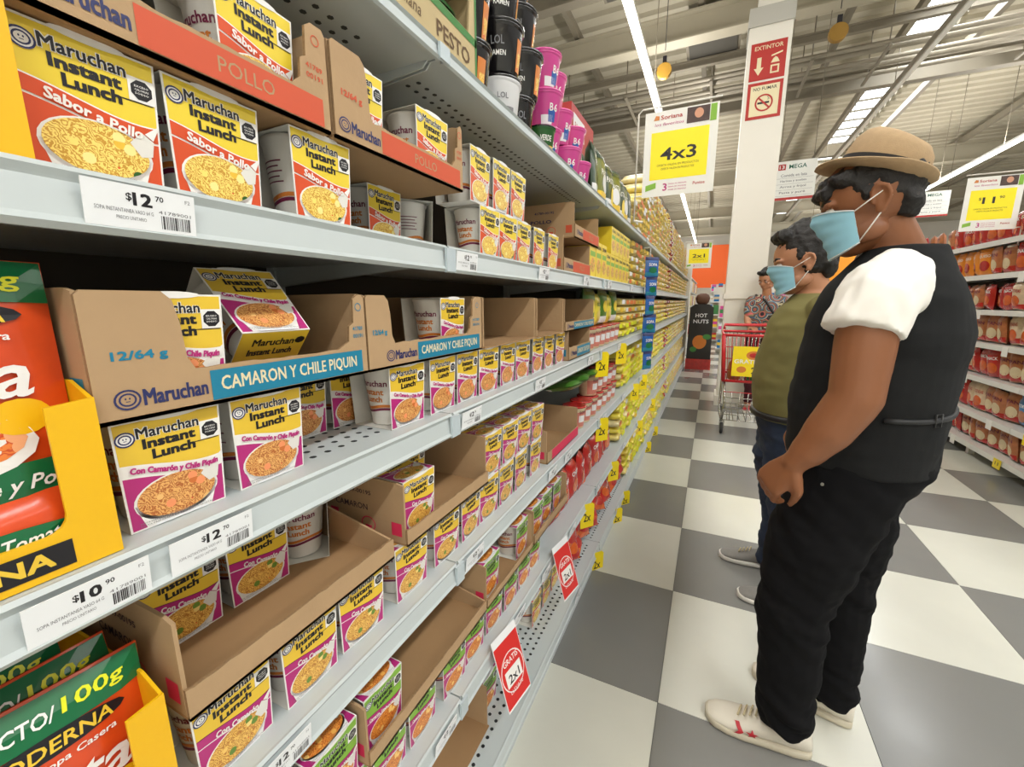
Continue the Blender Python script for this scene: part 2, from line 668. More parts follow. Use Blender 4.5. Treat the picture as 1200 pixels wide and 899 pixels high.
LOOK = {'A': 'orange chicken noodle cup', 'B': 'magenta shrimp-chilli noodle cup',
        'C': 'magenta shrimp noodle cup', 'D': 'lime green noodle cup'}
ROWX = [-.519, -.619, -.719, -.819]
_count = {}


def cup(var, y, z, row, where, group, rot=(0, 0, 0), label=None, back=False, dx=0):
    key = where
    _count[key] = _count.get(key, 0) + 1
    n = _count[key]
    lab = label or '%s, %s from the near end, %s' % (LOOK[var], ORD[n - 1], where)
    rr = random.Random(hash((round(y, 3), z, row)) & 0xffff)
    rz = rot[2] + rr.uniform(-.05, .05)
    return place('instant_noodle_cup', cup_parts(var, back, bool(label)), (ROWX[row] + dx + rr.uniform(-.003, .002), y, z), lab, 'noodle cup', group, (rot[0], rot[1], rz))

# ------------------------------------------------------------------ floor
T = 0.5871
FX0, FY0 = -0.0599, 1.2217


def tile_mat(name, c, rough):
    m = mat(name, c, rough, spec=0.5, noise_s=4, noise_a=0.07)
    nt = m.node_tree
    tc = nt.nodes['Texture Coordinate']
    n = nt.nodes.new('ShaderNodeTexNoise')
    n.inputs['Scale'].default_value = 7
    n.inputs['Detail'].default_value = 6
    nt.links.new(tc.outputs['Object'], n.inputs['Vector'])
    mr = nt.nodes.new('ShaderNodeMapRange')
    mr.inputs[3].default_value = rough - .07
    mr.inputs[4].default_value = rough + .10
    nt.links.new(n.outputs['Fac'], mr.inputs[0])
    nt.links.new(mr.outputs[0], nt.nodes['Principled BSDF'].inputs['Roughness'])
    return m


t_dark = tile_mat('vinyl_tile_grey', s(122, 122, 119), .20)
t_light = tile_mat('vinyl_tile_cream', s(203, 203, 193), .20)
joint_m = mat('floor_joint', s(96, 96, 92), .7)
fl = MB()
fl.box((-8, -6, -.06), (16, 41, -.004), joint_m)
floor = fl.build('floor', kind='structure')
tm = {}
for nm, mt in (('d', t_dark), ('l', t_light)):
    q = MB()
    g = .0010
    q.box((g, g, -.004), (T - g, T - g, 0), mt)
    tm[nm] = q.mesh('tile')
far = MB()
for i in range(-13, 26):
    for j in range(-12, 67):
        x, y = FX0 + i * T, FY0 + j * T
        nm = 'd' if (i + j) % 2 else 'l'
        if -1 <= i <= 6 and -1 <= j <= 13:
            link('tile', tm[nm], floor, (x, y, 0))
        else:
            g = .0010
            far.box((x + g, y + g, -.004), (x + T - g, y + T - g, 0), t_dark if nm == 'd' else t_light)
far.build('floor_tiling', floor, kind='stuff')

# ------------------------------------------------------------------ roof
deck_m = mat('roof_deck_paint', s(176, 168, 148), .7, noise_s=1.2, noise_a=.10)
beam_m = mat('roof_beam_paint', s(164, 156, 136), .6, noise_s=2, noise_a=.08)
beam_d = mat('roof_steel_grey', s(120, 112, 96), .6, noise_s=3, noise_a=.12)
pipe_m = mat('pipe_grey', s(140, 132, 116), .5, .2)
sky_m = mat('skylight_panel', (.9, .95, 1), .4, emit=(.92, .97, 1.0), estr=3.2)
tube_m = mat('strip_lamp_glow', (1, 1, 1), .4, emit=(1, .98, .93), estr=9.0)
white_m = mat('white_enamel', s(226, 222, 212), .4, noise_s=4, noise_a=.03)
ce = MB()
SKY = [(x0, y0) for x0 in (-6.6, 3.35, 13.2) for y0 in (-6.0, .9, 7.95, 15.0, 22.0, 29.0)]
SW, SL = .82, 5.35
# deck sheets between skylights: simple strips so the openings stay open
xs = [-9, -6.6, -6.6 + SW, 3.35, 3.35 + SW, 13.2, 13.2 + SW, 17]
for a, b in zip(xs[:-1], xs[1:]):
    if abs(b - a - SW) > .01:
        ce.box((a, -8, 7.0), (b, 41, 7.06), deck_m)
    else:
        y = -8
        for (x0, y0) in SKY:
            if abs(x0 - a) < .01:
                ce.box((a, y, 7.0), (b, y0, 7.06), deck_m)
                y = y0 + SL
        ce.box((a, y, 7.0), (b, 41, 7.06), deck_m)
ceiling = ce.build('ceiling', kind='structure')
rb = MB()
y = -7.6
while y < 40.5:
    for a, b in zip(xs[:-1], xs[1:]):
        if abs(b - a - SW) > .01:
            rb.prism([(y - .10, 7.0), (y - .06, 6.93), (y + .06, 6.93), (y + .10, 7.0)], a, b, 'x', deck_m)
    y += .42
rb.build('deck_ribs', ceiling, kind='stuff')
for (x0, y0) in SKY:
    sk = link('skylight', None, ceiling, (x0, y0, 7.0))
    for k in range(7):
        q = MB()
        w = SL / 7
        q.box((0, k * w + .02, .0), (SW, (k + 1) * w - .02, .02), sky_m)
        q.build('skylight_pane', sk)
    q = MB()
    for k in range(8):
        yy = min(k * SL / 7, SL - .01)
        q.box((0, yy - .02, -.05), (SW, yy + .02, -.001), beam_d)
    q.build('glazing_bars', sk)


def beam(lo, hi, mt=beam_m, nm='roof_beam', flange=True):
    q = MB()
    (x0, y0, z0), (x1, y1, z1) = lo, hi
    if flange and (x1 - x0) > (y1 - y0):
        ym = (y0 + y1) / 2
        q.box((x0, y0, z0), (x1, y1, z0 + .03), mt)
        q.box((x0, y0, z1 - .03), (x1, y1, z1), mt)
        q.box((x0, ym - .02, z0 + .03), (x1, ym + .02, z1 - .03), mt)
    else:
        q.box(lo, hi, mt)
    return q.build(nm, ceiling)


beam((-9, 9.25, 6.0), (17, 9.55, 6.45))
beam((-9, 7.75, 6.2), (17, 7.95, 6.5), beam_d)
beam((-9, 5.0, 6.2), (17, 5.3, 6.6))
beam((-9, 20.4, 5.95), (17, 20.7, 6.5))
beam((-9, 27.6, 5.95), (17, 27.9, 6.5))
beam((-9, 34.6, 5.95), (17, 34.9, 6.5))
for k in range(5):
    q = MB()
    q.tube([(-9, 11.0 + k * .32, 6.0 + .05 * (k % 2)), (17, 11.0 + k * .32, 6.0 + .05 * (k % 2))], .045 + .02 * (k % 2), pipe_m, 8)
    q.build('ceiling_pipe', ceiling)
beam((-9, 12.7, 5.9), (17, 12.9, 6.3), beam_d)
beam((-9, 10.7, 6.15), (17, 10.8, 6.3), beam_d)
for x in (-7.5, -5.1, -2.9, -.6, 1.9, 3.05, 4.4, 7.2, 9.5, 12):
    q = MB()
    q.box((x - .05, -8, 6.5), (x + .05, 41, 6.66), beam_d)
    q.build('roof_purlin', ceiling)
for x in (-3.6, -2.2, -.4, 1.4, 2.6, 5, 6.8):      # hangers of the pipe rack
    q = MB()
    for yy in (11.0, 12.3):
        q.tube([(x, yy, 5.95), (x, yy, 7.0)], .012, beam_d, 6)
    q.box((x - .025, 10.9, 5.9), (x + .025, 12.6, 5.94), beam_d)
    q.build('pipe_hanger', ceiling)
for x, yy in ((-2.1, 7.2), (-.9, 9.9), (2.5, 8.7), (-3, 6.1)):   # ventilation boxes up in the roof
    q = MB()
    q.box((x, yy, 6.35), (x + 1.0, yy + 1.1, 6.75), beam_d)
    q.box((x + .06, yy + .06, 6.32), (x + .94, yy + 1.04, 6.349), mat('vent_dark', s(70, 66, 58), .8))
    q.build('vent_box', ceiling)

# far wall with its band
wa = MB()
wallm = mat('far_wall_paint', s(226, 220, 208), .7, noise_s=.6, noise_a=.05)
wa.box((-9, 38, 0), (17, 38.2, 7.0), wallm)
wa.build('wall_far', kind='structure')
wa = MB()
wa.box((-9, -6.2, 0), (17, -6, 7.0), wallm)
wa.build('wall_near', kind='structure')

# ------------------------------------------------------------------ strip lamps, rails
for (x, nm, lb) in ((-1.15, 'strip_light', 'long white fluorescent strip light above the noodle aisle shelves'),
                    (5.65, 'strip_light', 'long white fluorescent strip light on the right, beyond the hat')):
    t = thing(nm, (x, 0, 4.6), lb, 'light')
    q = MB()
    q.box((-.035, -5, 0), (.035, 30, .05), tube_m)
    q.build('tube_cover', t)
    q = MB()
    q.box((-.06, -5, .051), (.06, 30, .10), white_m)
    q.build('housing', t)
    for yy in range(-4, 30, 3):
        q = MB()
        q.tube([(0, yy, .10), (0, yy, 1.9)], .006, beam_d, 5)
        q.build('hanging_wire', t)
t = thing('light_rail', (3.02, 0, 5.5), 'grey unlit lamp rail running along the skylight', 'rail')
q = MB()
q.box((-.06, -4, 0), (.06, 26, .09), pipe_m)
q.build('rail', t)
q = MB()
q.box((-.04, -4, -.03), (.04, 26, -.001), white_m)
q.build('diffuser', t)
for yy in range(-3, 26, 3):
    q = MB()
    q.tube([(0, yy, .09), (0, yy, 1.0)], .008, beam_d, 5)
    q.build('hanging_wire', t)
ydm = mat('yellow_metal', s(150, 112, 30), .6)
for (x, lb) in ((-1.02, 'round yellow disc hanging left of the white pillar'), (1.31, 'round yellow disc hanging right of the white pillar')):
    t = thing('ceiling_disc', (x, 8.1, 5.0), lb, 'fixture')
    q = MB()
    q.prism([(.115 * math.cos(k * PI / 10), .115 * math.sin(k * PI / 10)) for k in range(20)], -.04, .04, 'y', ydm)
    q.build('disc', t)
    q = MB()
    q.box((-.03, -.02, .06), (.03, .02, .22), blk)
    q.tube([(0, 0, .30), (0, 0, 2.0)], .006, blk, 5)
    q.build('hook', t)

# ------------------------------------------------------------------ white pillar
t = thing('pillar', (.33, 5.9, 0), 'square white pillar with red extinguisher and no smoking signs', 'pillar')
q = MB()
W = .20
q.box((-W, -W, 0), (W, W, 4.12), white_m)
q.build('casing', t)
q = MB()
q.box((-W - .02, -W - .02, 1.30), (W + .02, W + .02, 1.36), white_m)
q.box((-W - .02, -W - .02, 0), (W + .02, W + .02, .12), white_m)
q.build('ledge', t)
q = MB()
q.box((-W - .01, -W - .01, 4.12), (W + .01, W + .01, 4.30), mat('pillar_cap_grey', s(180, 178, 170), .5))
q.build('cap', t)
q = MB()
q.box((-.13, -.13, 4.30), (.13, .13, 7.0), white_m)
q.build('upper_shaft', t)
redsign = mat('sign_red', s(176, 40, 34), .45)
cream = mat('sign_cream', s(226, 214, 176), .5)
a = Art()
a.rect(-.165, 0, .165, .36, redsign, 1)
a.text('EXTINTOR', -.13, .29, .26, .04, cream, 2, bold=.01)
a.poly([(-.10, .22), (-.06, .22), (-.06, .12), (-.035, .12), (-.08, .05), (-.125, .12), (-.10, .12)], cream, 2)
a.rect(.03, .05, .11, .13, cream, 2)
a.rect(.045, .065, .095, .115, redsign, 3)
a.poly([(.03, .15), (.11, .15), (.09, .19), (.07, .205), (.05, .19)], cream, 2)
a.poly([(.03, .21), (.13, .235), (.13, .25), (.03, .225)], cream, 2)
a.rect(-.165, -.38, .165, -.02, redsign, 1)
a.rect(-.135, -.35, .135, -.05, cream, 2)
a.text('NO FUMAR', -.11, -.10, .22, .032, blk, 3, bold=.01)
a.ring(0, -.225, .085, .085, .016, redsign, 4, 28)
a.poly([(-.06, -.235), (.05, -.235), (.05, -.215), (-.06, -.215)], blk, 3)
a.poly([(-.062, -.175), (-.05, -.163), (.062, -.275), (.05, -.287)], redsign, 5)
a.text('S', .03, -.20, .02, .035, blk, 3)
sg = link('safety_signs', a.mesh('safety_signs', lambda u, v, d: (u, -.202 - d * 2, v + 3.60)), t)

# ------------------------------------------------------------------ left gondola
SZ = {'T': 1.695, 'S1': 1.37, 'S2': 1.055, 'S3': .73, 'S4': .39, 'B': .10}
GX = -.45
JT = [-.55, .67, 1.89, 3.11, 4.33, 5.55, 6.77, 7.99, 9.0]
g = thing('shelf_run', (0, 0, 0), 'long grey steel shelving run stocked with noodle cups, left of the aisle', 'shelving')


def deck_mesh(y0, y1, x0, x1, holes, top=False):
    """shelf deck with pressed edge; holes: x positions of the hole rows, shallow pits with shade-dark floors"""
    q = MB()
    P = .0254
    r = .0052
    if holes:
        n = int((y1 - y0 - .03) / P)
        ys = y0 + .015
        hx0, hx1 = holes[0] - P / 2, holes[-1] + P / 2
        q.box((x0, y0, -.022), (hx0, y1, 0), steel)
        q.box((hx1, y0, -.022), (x1, y1, 0), steel)
        for (a, b) in ((y0, ys), (ys + n * P, y1)):
            q.box((hx0, a, -.022), (hx1, b, 0), steel)
        for k in range(n):
            for hi, hx in enumerate(holes):
                cx, cy = hx, ys + (k + .5) * P
                a0, a1, b0, b1 = cx - P / 2, cx + P / 2, cy - P / 2, cy + P / 2
                hxx = 1 if hi % 2 else -1
                oc = cy + hxx * P * .2
                outer = [(a1, b0), (a1, b1), (a0, b1), (a0, b0)]
                base = len(q.v)
                q.v += [(p[0], p[1], 0) for p in outer]
                q.v += [(cx + r * math.cos(w * PI / 4 - PI / 4), oc + r * math.sin(w * PI / 4 - PI / 4), 0) for w in range(8)]
                q.v += [(cx + r * math.cos(w * PI / 4 - PI / 4), oc + r * math.sin(w * PI / 4 - PI / 4), -.012) for w in range(8)]
                for c4 in range(4):
                    o1, o2 = base + c4, base + (c4 + 1) % 4
                    i0 = base + 4 + c4 * 2
                    i1 = base + 4 + (c4 * 2 + 1) % 8
                    i2 = base + 4 + (c4 * 2 + 2) % 8
                    q.face((o1, o2, i2, i1), steel)
                    q.face((o1, i1, i0), steel)
                for w in range(8):
                    w2 = (w + 1) % 8
                    q.face((base + 4 + w, base + 4 + w2, base + 12 + w2, base + 12 + w), hole_m)
                q.face([base + 12 + w for w in range(8)][::-1], hole_m)
        q.box((hx0, ys, -.022), (hx1, ys + n * P, -.0205), steel)
    else:
        q.box((x0, y0, -.022), (x1, y1, 0), steel)
    return q


def rail_profile():
    return [(0, 0), (.004, .001), (.007, -.003), (.004, -.008), (.003, -.010), (.0065, -.036), (.010, -.041), (.006, -.046), (0, -.046)]


for lv, z in SZ.items():
    gx = GX if lv != 'B' else -.42
    for k in range(len(JT) - 1):
        y0, y1 = JT[k], JT[k + 1]
        if k >= 3 and lv in ('S1', 'S2') and False:
            continue
        holes = None
        if (lv == 'S2' and k <= 0) or (lv == 'B' and k in (1, 2)) or (lv == 'S4' and k == 0) or (lv == 'T' and k <= 1) or (lv == 'S3' and k == 1):
            hx = gx - .045
            holes = sorted([hx - .0254 * i for i in range(5 if lv in ('B', 'S2') else 3)])
        q = deck_mesh(y0 + .002, y1 - .002, -.925, gx, holes)
        if lv == 'T' and k <= 1:     # dark discs painted in for the shade of holes seen from below
            for i in range(int(1.1 / .0254)):
                for hx in (-.53, -.555):
                    yy = y0 + .05 + i * .0254
                    q.prism([(hx + .005 * math.cos(w * PI / 3), yy + .005 * math.sin(w * PI / 3)) for w in range(6)], -.0226, -.0221, 'z', hole_m)
        d = q.build('shelf_board', g, (0, 0, z))
        q = MB()
        q.prism([(gx + p[0], p[1] * (.62 if lv == 'T' else 1)) for p in rail_profile()], y0 + .004, y1 - .004, 'y', steel)
        if lv == 'B':
            q.box((gx - .02, y0, -.10), (gx - .004, y1, -.046), steel)
        q.build('price_rail', d)
        if k in (0, 1, 2) and lv != 'B':
            q = MB()
            q.prism([(-.925, -.022), (gx - .02, -.022), (gx - .03, -.032), (-.925, -.066)], y1 - .006, y1 - .003, 'y', steel)
            q.prism([(-.925, -.022), (gx - .02, -.022), (gx - .03, -.032), (-.925, -.066)], y1 + .003, y1 + .006, 'y', steel)
            q.build('bracket', d)
            q = MB()   # clear joint clip
            q.prism([(gx + .0071, -.003), (gx + .0125, -.004), (gx + .0125, -.045 * (.62 if lv == 'T' else 1)), (gx + .0071, -.047 * (.62 if lv == 'T' else 1))], y1 - .012, y1 + .016, 'y', rail_m)
            q.build('joint_clip', d)
for k in range(len(JT) - 1):
    q = MB()
    q.box((-.945, JT[k] + .002, 0.05), (-.930, JT[k + 1] - .002, 2.1 if k < 3 else 2.15), steel_d)
    bp = q.build('back_panel', g)
for y in JT:
    q = MB()
    q.box((-.93, y - .012, 0), (-.905, y + .012, 2.15), steel)
    q.build('upright', g)
q = MB()
q.box((-.94, 9.0, 0), (-.42, 9.02, 2.1), white_m)
q.build('end_panel', g)

# ------------------------------------------------------------------ price tickets
pr_w, pr_h = .078, .034


def ticket_mesh(euros, cents, seed=1, w=pr_w):
    a = Art()
    h = pr_h
    a.rect(-w / 2, 0, w / 2, h, ticket, 0)
    a.text('$', -.012, h * .62, .004, h * .2, blk, 1, bold=.02)
    a.text(euros, -.0070, h * .56, .0125, h * .28, blk, 1, fat=.0005)
    a.text(cents, .0085, h * .72, .006, h * .13, blk, 1, bold=.02)
    a.text('SOPA INSTANTANEA VASO 64 G', -w * .42, h * .36, w * .5, h * .09, grey_t, 1)
    a.text('PRECIO UNITARIO', -w * .25, h * .2, w * .26, h * .08, grey_t, 1)
    a.text('F2', w * .40, h * .78, .004, h * .09, grey_t, 1)
    a.text('41789001', w * .13, h * .44, w * .32, h * .08, grey_t, 1)
    barcode(a, w * .15, h * .08, w * .30, h * .32, blk, 1, 18, seed)
    return a.mesh('ticket', lambda u, v, d: (.0008 + d, u, v))


TK = {('12', '70'): ticket_mesh('12', '70'), ('10', '90'): ticket_mesh('10', '90', 5)}
_tb = MB()
_tb.box((-.0004, -pr_w / 2, 0), (.0007, pr_w / 2, pr_h), ticket)
TKB = _tb.mesh('ticket_card')


def tag(lv, y, pr, label, group=None):
    gx = GX if lv != 'B' else -.42
    t = thing('price_ticket', (gx + .0085, y, SZ[lv] - .0395), label, 'price tag', group, (0, math.radians(6), 0))
    link('card', TKB, t)
    link('price_print', TK[pr], t)
    return t


tag('S1', .207, ('12', '70'), 'white 12.70 price ticket under the two nearest orange noodle cups')
tag('S2', .128, ('10', '90'), 'white 10.90 price ticket below the yellow soup display')
tag('S2', .222, ('12', '70'), 'white 12.70 price ticket below the nearest magenta noodle cup')
tag('S3', .262, ('12', '70'), 'white 12.70 price ticket on the fourth shelf, nearest the camera')
tag('S3', .205 - .13, ('12', '70'), 'white price ticket on the fourth shelf below the yellow soup display')
tag('S1', .73, ('12', '70'), 'price ticket past the first joint of the second shelf')
tag('S2', .735, ('12', '70'), 'price ticket past the first joint of the third shelf')
tag('S3', .735, ('12', '70'), 'price ticket past the first joint of the fourth shelf')
tag('S4', .60, ('12', '70'), 'white price ticket just before the joint of the fifth shelf')
for lv, ys in {'S1': (1.15, 1.6, 2.0, 2.6), 'S2': (1.13, 1.7, 2.3), 'S3': (1.25, 1.42, 2.0, 2.5), 'S4': (.98, 1.2, 1.5, 1.95, 2.6), 'B': (1.5, 2.3)}.items():
    nm = {'T': 'top', 'S1': 'second', 'S2': 'third', 'S3': 'fourth', 'S4': 'fifth', 'B': 'bottom'}[lv]
    for i, y in enumerate(ys):
        tag(lv, y, ('12', '70'), 'small white price ticket, %s of the farther ones along the %s shelf rail' % (ORD[i], nm))

# ------------------------------------------------------------------ cardboard trays


def tray_meshes(W=.315, D=.40, Hh=.115, lip=.040, tabl=.06, tabr=.035, var='A', lo=.03, rwall=None):
    """open shipping tray: origin at the front-left-bottom corner, front at x=0 going back to -D"""
    th = .004
    q = MB()
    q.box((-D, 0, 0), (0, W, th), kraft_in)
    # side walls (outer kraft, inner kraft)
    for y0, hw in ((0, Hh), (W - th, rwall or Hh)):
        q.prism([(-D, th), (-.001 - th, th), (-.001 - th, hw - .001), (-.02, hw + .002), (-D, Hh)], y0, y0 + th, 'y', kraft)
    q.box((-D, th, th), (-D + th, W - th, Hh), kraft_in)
    body = q.mesh('tray_body')
    parts = [('tray_body', body)]
    f = MB()
    pts = [(th, th)]
    if lip:
        # torn front wall: low lip between two corner tabs with ragged edge
        rr = random.Random(int(W * 1000) + int(tabl * 1000))
        up = [(0, th)]
        top = [(0, Hh - .004), (.004, Hh)] if tabl > .01 else [(0, lip + .002)]
        top += [] if tabl < .01 else [(tabl - .012, Hh), (tabl - .004, Hh - .008), (tabl, Hh - .03), (tabl + .002, lip + .012)]
        x = tabl + .008
        while x < W - tabr - .01:
            top.append((x, lip + rr.uniform(-.0012, .0012)))
            x += .012
        if tabr:
            top += [(W - tabr - .002, lip + .01), (W - tabr, Hh * .62), (W - tabr + .008, Hh * .66), (W - tabr + .010, Hh - .006), (W - tabr + .018, Hh), (W - .004, Hh), (W, Hh - .006)]
        else:
            top += [(W, lip)]
        outline = [(0, 0), (W, 0)] + top[::-1]
        f.prism(outline, -th, 0, 'x', kraft, kraft_edge)
        parts.append(('front_wall', f.mesh('front_wall')))
    a = Art()
    if lip and var in 'AB':
        c2 = kred if var == 'A' else teal
        ink = navy
        swirl(a, lo, lip * .50, .010, ink, 1, kraft)
        a.text('Maruchan', lo + .012, lip * .32, .054, lip * .36, ink, 1, fat=.0005)
        u0 = lo + .070
        a.rect(u0, lip * .12, W - .010, lip * .90, c2, 1)
        if var == 'A':
            a.text('POLLO', (u0 + W - .01) / 2 - .030, lip * .33, .060, lip * .36, kraft, 2)
        else:
            a.text('CAMARON Y CHILE PIQUIN', u0 + .010, lip * .28, W - u0 - .032, lip * .44, cream, 2, fat=.0003)
        if tabl > .04:
            a.text('12/64 g', tabl * .22, Hh * .46, tabl * .58, Hh * .085, c2, 1, fat=.0004)
        if tabr:
            a.text('41789', W - tabr * .82, Hh * .56, tabr * .62, .006, c2, 1, bold=.02)
            a.text('00191', W - tabr * .82, Hh * .47, tabr * .62, .006, c2, 1, bold=.02)
            a.ring(W - tabr * .4, Hh * .85, .006, .006, .0012, c2, 1, 12)
    if lip and var in 'CD':
        if rwall == 0:
            a.rect(W * .12, lip * .1, W - .004, lip * .95, kpink, 1)
    if a.b.v:
        parts.append(('front_printing', a.mesh('front_printing', lambda u, v, d: (d + .0003, u, v))))
    # side printing (seen from the near end): u runs from the back to the front
    a = Art()
    ink2 = navy if var in 'AB' else mat('board_ink_dark', s(70, 50, 54), .7)
    sq = {'A': kred, 'B': teal, 'C': kpink, 'D': kpink}[var]
    a.text('41789-00195', -.155, Hh * .72, .075, .0085, ink2, 1, bold=.02)
    a.text({'A': 'POLLO', 'B': 'CAMARON CHILE PIQUIN', 'C': 'CAMARON', 'D': 'CAMARON LIMON'}[var], -.17, Hh * .45, .08, .012, ink2, 1, bold=.02)
    a.rect(-.035, Hh * .14, -.012, Hh * .36, sq, 1)
    a.rect(-.185, Hh * .14, -.165, Hh * .36, sq, 1)
    a.ring(-.09, Hh * .22, .017, .015, .0022, sq, 1, 18)
    a.poly([(-.098, Hh * .2), (-.082, Hh * .2), (-.084, Hh * .12), (-.096, Hh * .12)], sq, 1)
    parts.append(('side_printing', a.mesh('side_printing', lambda u, v, d: (u, -d - .0003, v))))
    return parts


def tray(parts, x, y, z, label, group=None, rz=0):
    return place('cardboard_tray', parts, (x, y, z), label, 'cardboard tray', group, (0, 0, rz))


# ---- second shelf (S1): chicken flavour
z = SZ['S1'] + .0005
G1 = 'orange chicken noodle cups'
wh = 'front row, second shelf'
for y in (.2025, .298):
    cup('A', y, z, 0, wh, G1)
cup('A', .430, z, 0, wh, G1, back=True)
cup('A', .655, z, 1, 'second row of second shelf', G1)
cup('A', .775, z, 1, 'second row of second shelf', G1, back=True, rot=(0, 0, math.radians(50)))
for y in (.893, .990, 1.087, 1.20, 1.325):
    cup('A', y, z, 0, wh, G1)
z1 = z + CH + .002
tA1 = tray_meshes(W=.33, var='A', tabl=.03, tabr=.038, lo=.058)
tray(tA1, -.458, .103, z1, 'near cardboard tray with red POLLO band on the second shelf')
tA2 = tray_meshes(W=.31, var='A', tabl=.062, tabr=.024, lo=.016)
tray(tA2, -.458, .441, z1, 'second cardboard tray with red POLLO band, beside its open twin')
zt = z1 + .0045
wh = 'in near POLLO tray'
cup('A', .190, zt, 0, wh, G1)
cup('A', .352, zt, 0, wh, G1)
cup('A', .345, zt, 2, wh, G1)
wh = 'in far POLLO tray'
cup('A', .505, zt, 0, wh, G1)
cup('A', .676, zt, 0, wh, G1)
for y in (.853, .950, 1.047):
    cup('A', y, z1, 0, 'stacked on second shelf', G1)
tA3 = tray_meshes(W=.335, var='A', tabl=.0, tabr=.0, lip=.045, Hh=.118)
tray(tA3, -.458, 1.385, z, 'low cardboard tray with red front on the second shelf')
tray(tray_meshes(W=.345, var='A', tabl=.0, tabr=.0, lip=.045, Hh=.118, D=.42), -.458, 1.50, z1 + .014, 'raised kraft carton with red front lip under the top shelf')

# ---- third shelf (S2): shrimp and chilli
z = SZ['S2'] + .0005
G2 = 'magenta shrimp-chilli noodle cups'
wh = 'front row, third shelf'
cup('B', .216, z, 0, wh, G2)
cup('B', .318, z, 0, wh, G2, back=True)
for y in (.44, .54):
    cup('B', y, z, 1, 'second row of third shelf', G2, back=True)
for y in (.577, .683, .780, .876, .985, 1.082, 1.20, 1.300, 1.412):
    cup('B', y, z, 0, wh, G2)
z1 = z + CH + .002
tB1 = tray_meshes(W=.312, var='B', tabl=.072, tabr=.03, lo=.022)
tray(tB1, -.462, .160, z1, 'nearest cardboard tray with teal CAMARON Y CHILE PIQUIN band')
tB2 = tray_meshes(W=.345, var='B', tabl=.052, tabr=.045, lo=.048)
tray(tB2, -.462, .476, z1, 'second cardboard tray with teal band, holding two white cups')
tB3 = tray_meshes(W=.31, var='B', lip=0)
tray(tB3, -.462, .838, z1, 'empty cardboard tray with its front torn away, third shelf')
tray(tray_meshes(W=.245, var='B', lip=0), -.462, 1.165, z1, 'smaller empty front-less cardboard tray on the third shelf')
tB5 = tray_meshes(W=.40, var='B', lip=.034, tabl=0, tabr=0)
tray(tB5, -.462, 1.425, z1, 'kraft carton with teal lip beyond the empty trays')
tray(tray_meshes(W=.30, var='B', lip=.05, tabl=0, tabr=0), -.462, 1.475, z, 'low kraft tray with teal lip standing on the third shelf')
zt = z1 + .0045
wh = 'in nearest teal-banded tray'
cup('B', .262 - .03, zt, 0, wh, G2)
cup('B', .345, zt + .034, 0, wh, G2, rot=(0, math.radians(-48), math.radians(-6)), dx=.016, label='magenta shrimp-chilli noodle cup tipped on its back in the nearest teal-banded tray')
wh = 'in second teal-banded tray'
cup('B', .585, zt, 1, wh, G2, back=True)
cup('B', .728, zt, 0, wh, G2)

# ---- fourth shelf (S3): shrimp
z = SZ['S3'] + .0005
G3 = 'magenta shrimp noodle cups'
wh = 'front row, fourth shelf'
for y in (.232, .338, .440, .562, .678, .776, .872, .968, 1.064, 1.18):
    cup('C', y, z, 0, wh, G3)
z1 = z + CH + .002
tC1 = tray_meshes(W=.315, var='C', tabl=0, tabr=0, lip=.036, rwall=.036)
tray(tC1, -.458, .184, z1, 'near plain cardboard tray with half its cups gone, fourth shelf')
tC2 = tray_meshes(W=.30, var='C', tabl=0, tabr=0, lip=.030)
tray(tC2, -.458, .535, z1, 'second plain cardboard tray with two cups, fourth shelf')
zt = z1 + .0045
wh = 'in near tray of fourth shelf'
cup('C', .246, zt, 1, wh, G3)
cup('C', .348, zt, 1, wh, G3)
cup('C', .447, zt, 1, wh, G3, rot=(0, 0, math.radians(50)))
wh = 'in second tray of fourth shelf'
cup('C', .596, zt, 0, wh, G3)
cup('C', .700, zt, 1, wh, G3, back=True)
cup('C', .776, zt, 0, wh, G3, dx=-.02) if False else None
for y in (.895, .995, 1.095, 1.195):
    cup('C', y, z1, 0, 'second layer, fourth shelf', G3)
for y in (.90, 1.00, 1.10):
    cup('C', y, z1, 1, 'second row, second layer, fourth shelf', G3)
for y in (.885, .985):
    cup('C', y, z1 + CH + .001, 1, 'third layer, fourth shelf', G3)
tray(tray_meshes(W=.36, var='C', tabl=0, tabr=0, lip=.040, rwall=0), -.462, 1.26, z, 'short cardboard tray with pink lip, farther along the fourth shelf')

# ---- fifth shelf (S4): lime and habanero
z = SZ['S4'] + .0005
G4 = 'lime green noodle cups'
wh = 'front row, fifth shelf'
for y in (.275, .375, .475, .573, .690, .787, .895, .992, 1.09, 1.186):
    cup('D', y, z, 0, wh, G4)
z1 = z + CH + .002
tD1 = tray_meshes(W=.405, var='D', tabl=0, tabr=0, lip=.030, rwall=.030)
tray(tD1, -.458, .412, z1, 'long plain cardboard tray with one cup, fifth shelf')
tD2 = tray_meshes(W=.30, var='D', tabl=0, tabr=0, lip=.022)
tray(tD2, -.458, .824, z1, 'plain cardboard tray of green cups past the joint, fifth shelf')
zt = z1 + .0045
for y in (.262, .358):
    cup('D', y, z1, 0, 'nearest, second layer, fifth shelf', G4)
cup('D', .470, zt, 0, 'in near tray of fifth shelf', G4)
cup('D', .620, zt, 2, 'in near tray of fifth shelf', G4)
cup('D', .875, zt, 0, 'in second tray of fifth shelf', G4)
cup('D', .975, zt, 1, 'in second tray of fifth shelf', G4)
cup('D', 1.075, zt, 0, 'in second tray of fifth shelf', G4)
tray(tray_meshes(W=.34, var='D', tabl=0, tabr=0, lip=.030), -.458, 1.14, z1, 'third plain cardboard tray on the fifth shelf')
for y in (1.20, 1.30, 1.40):
    cup('D', y, zt, 0, 'in third tray of fifth shelf', G4)

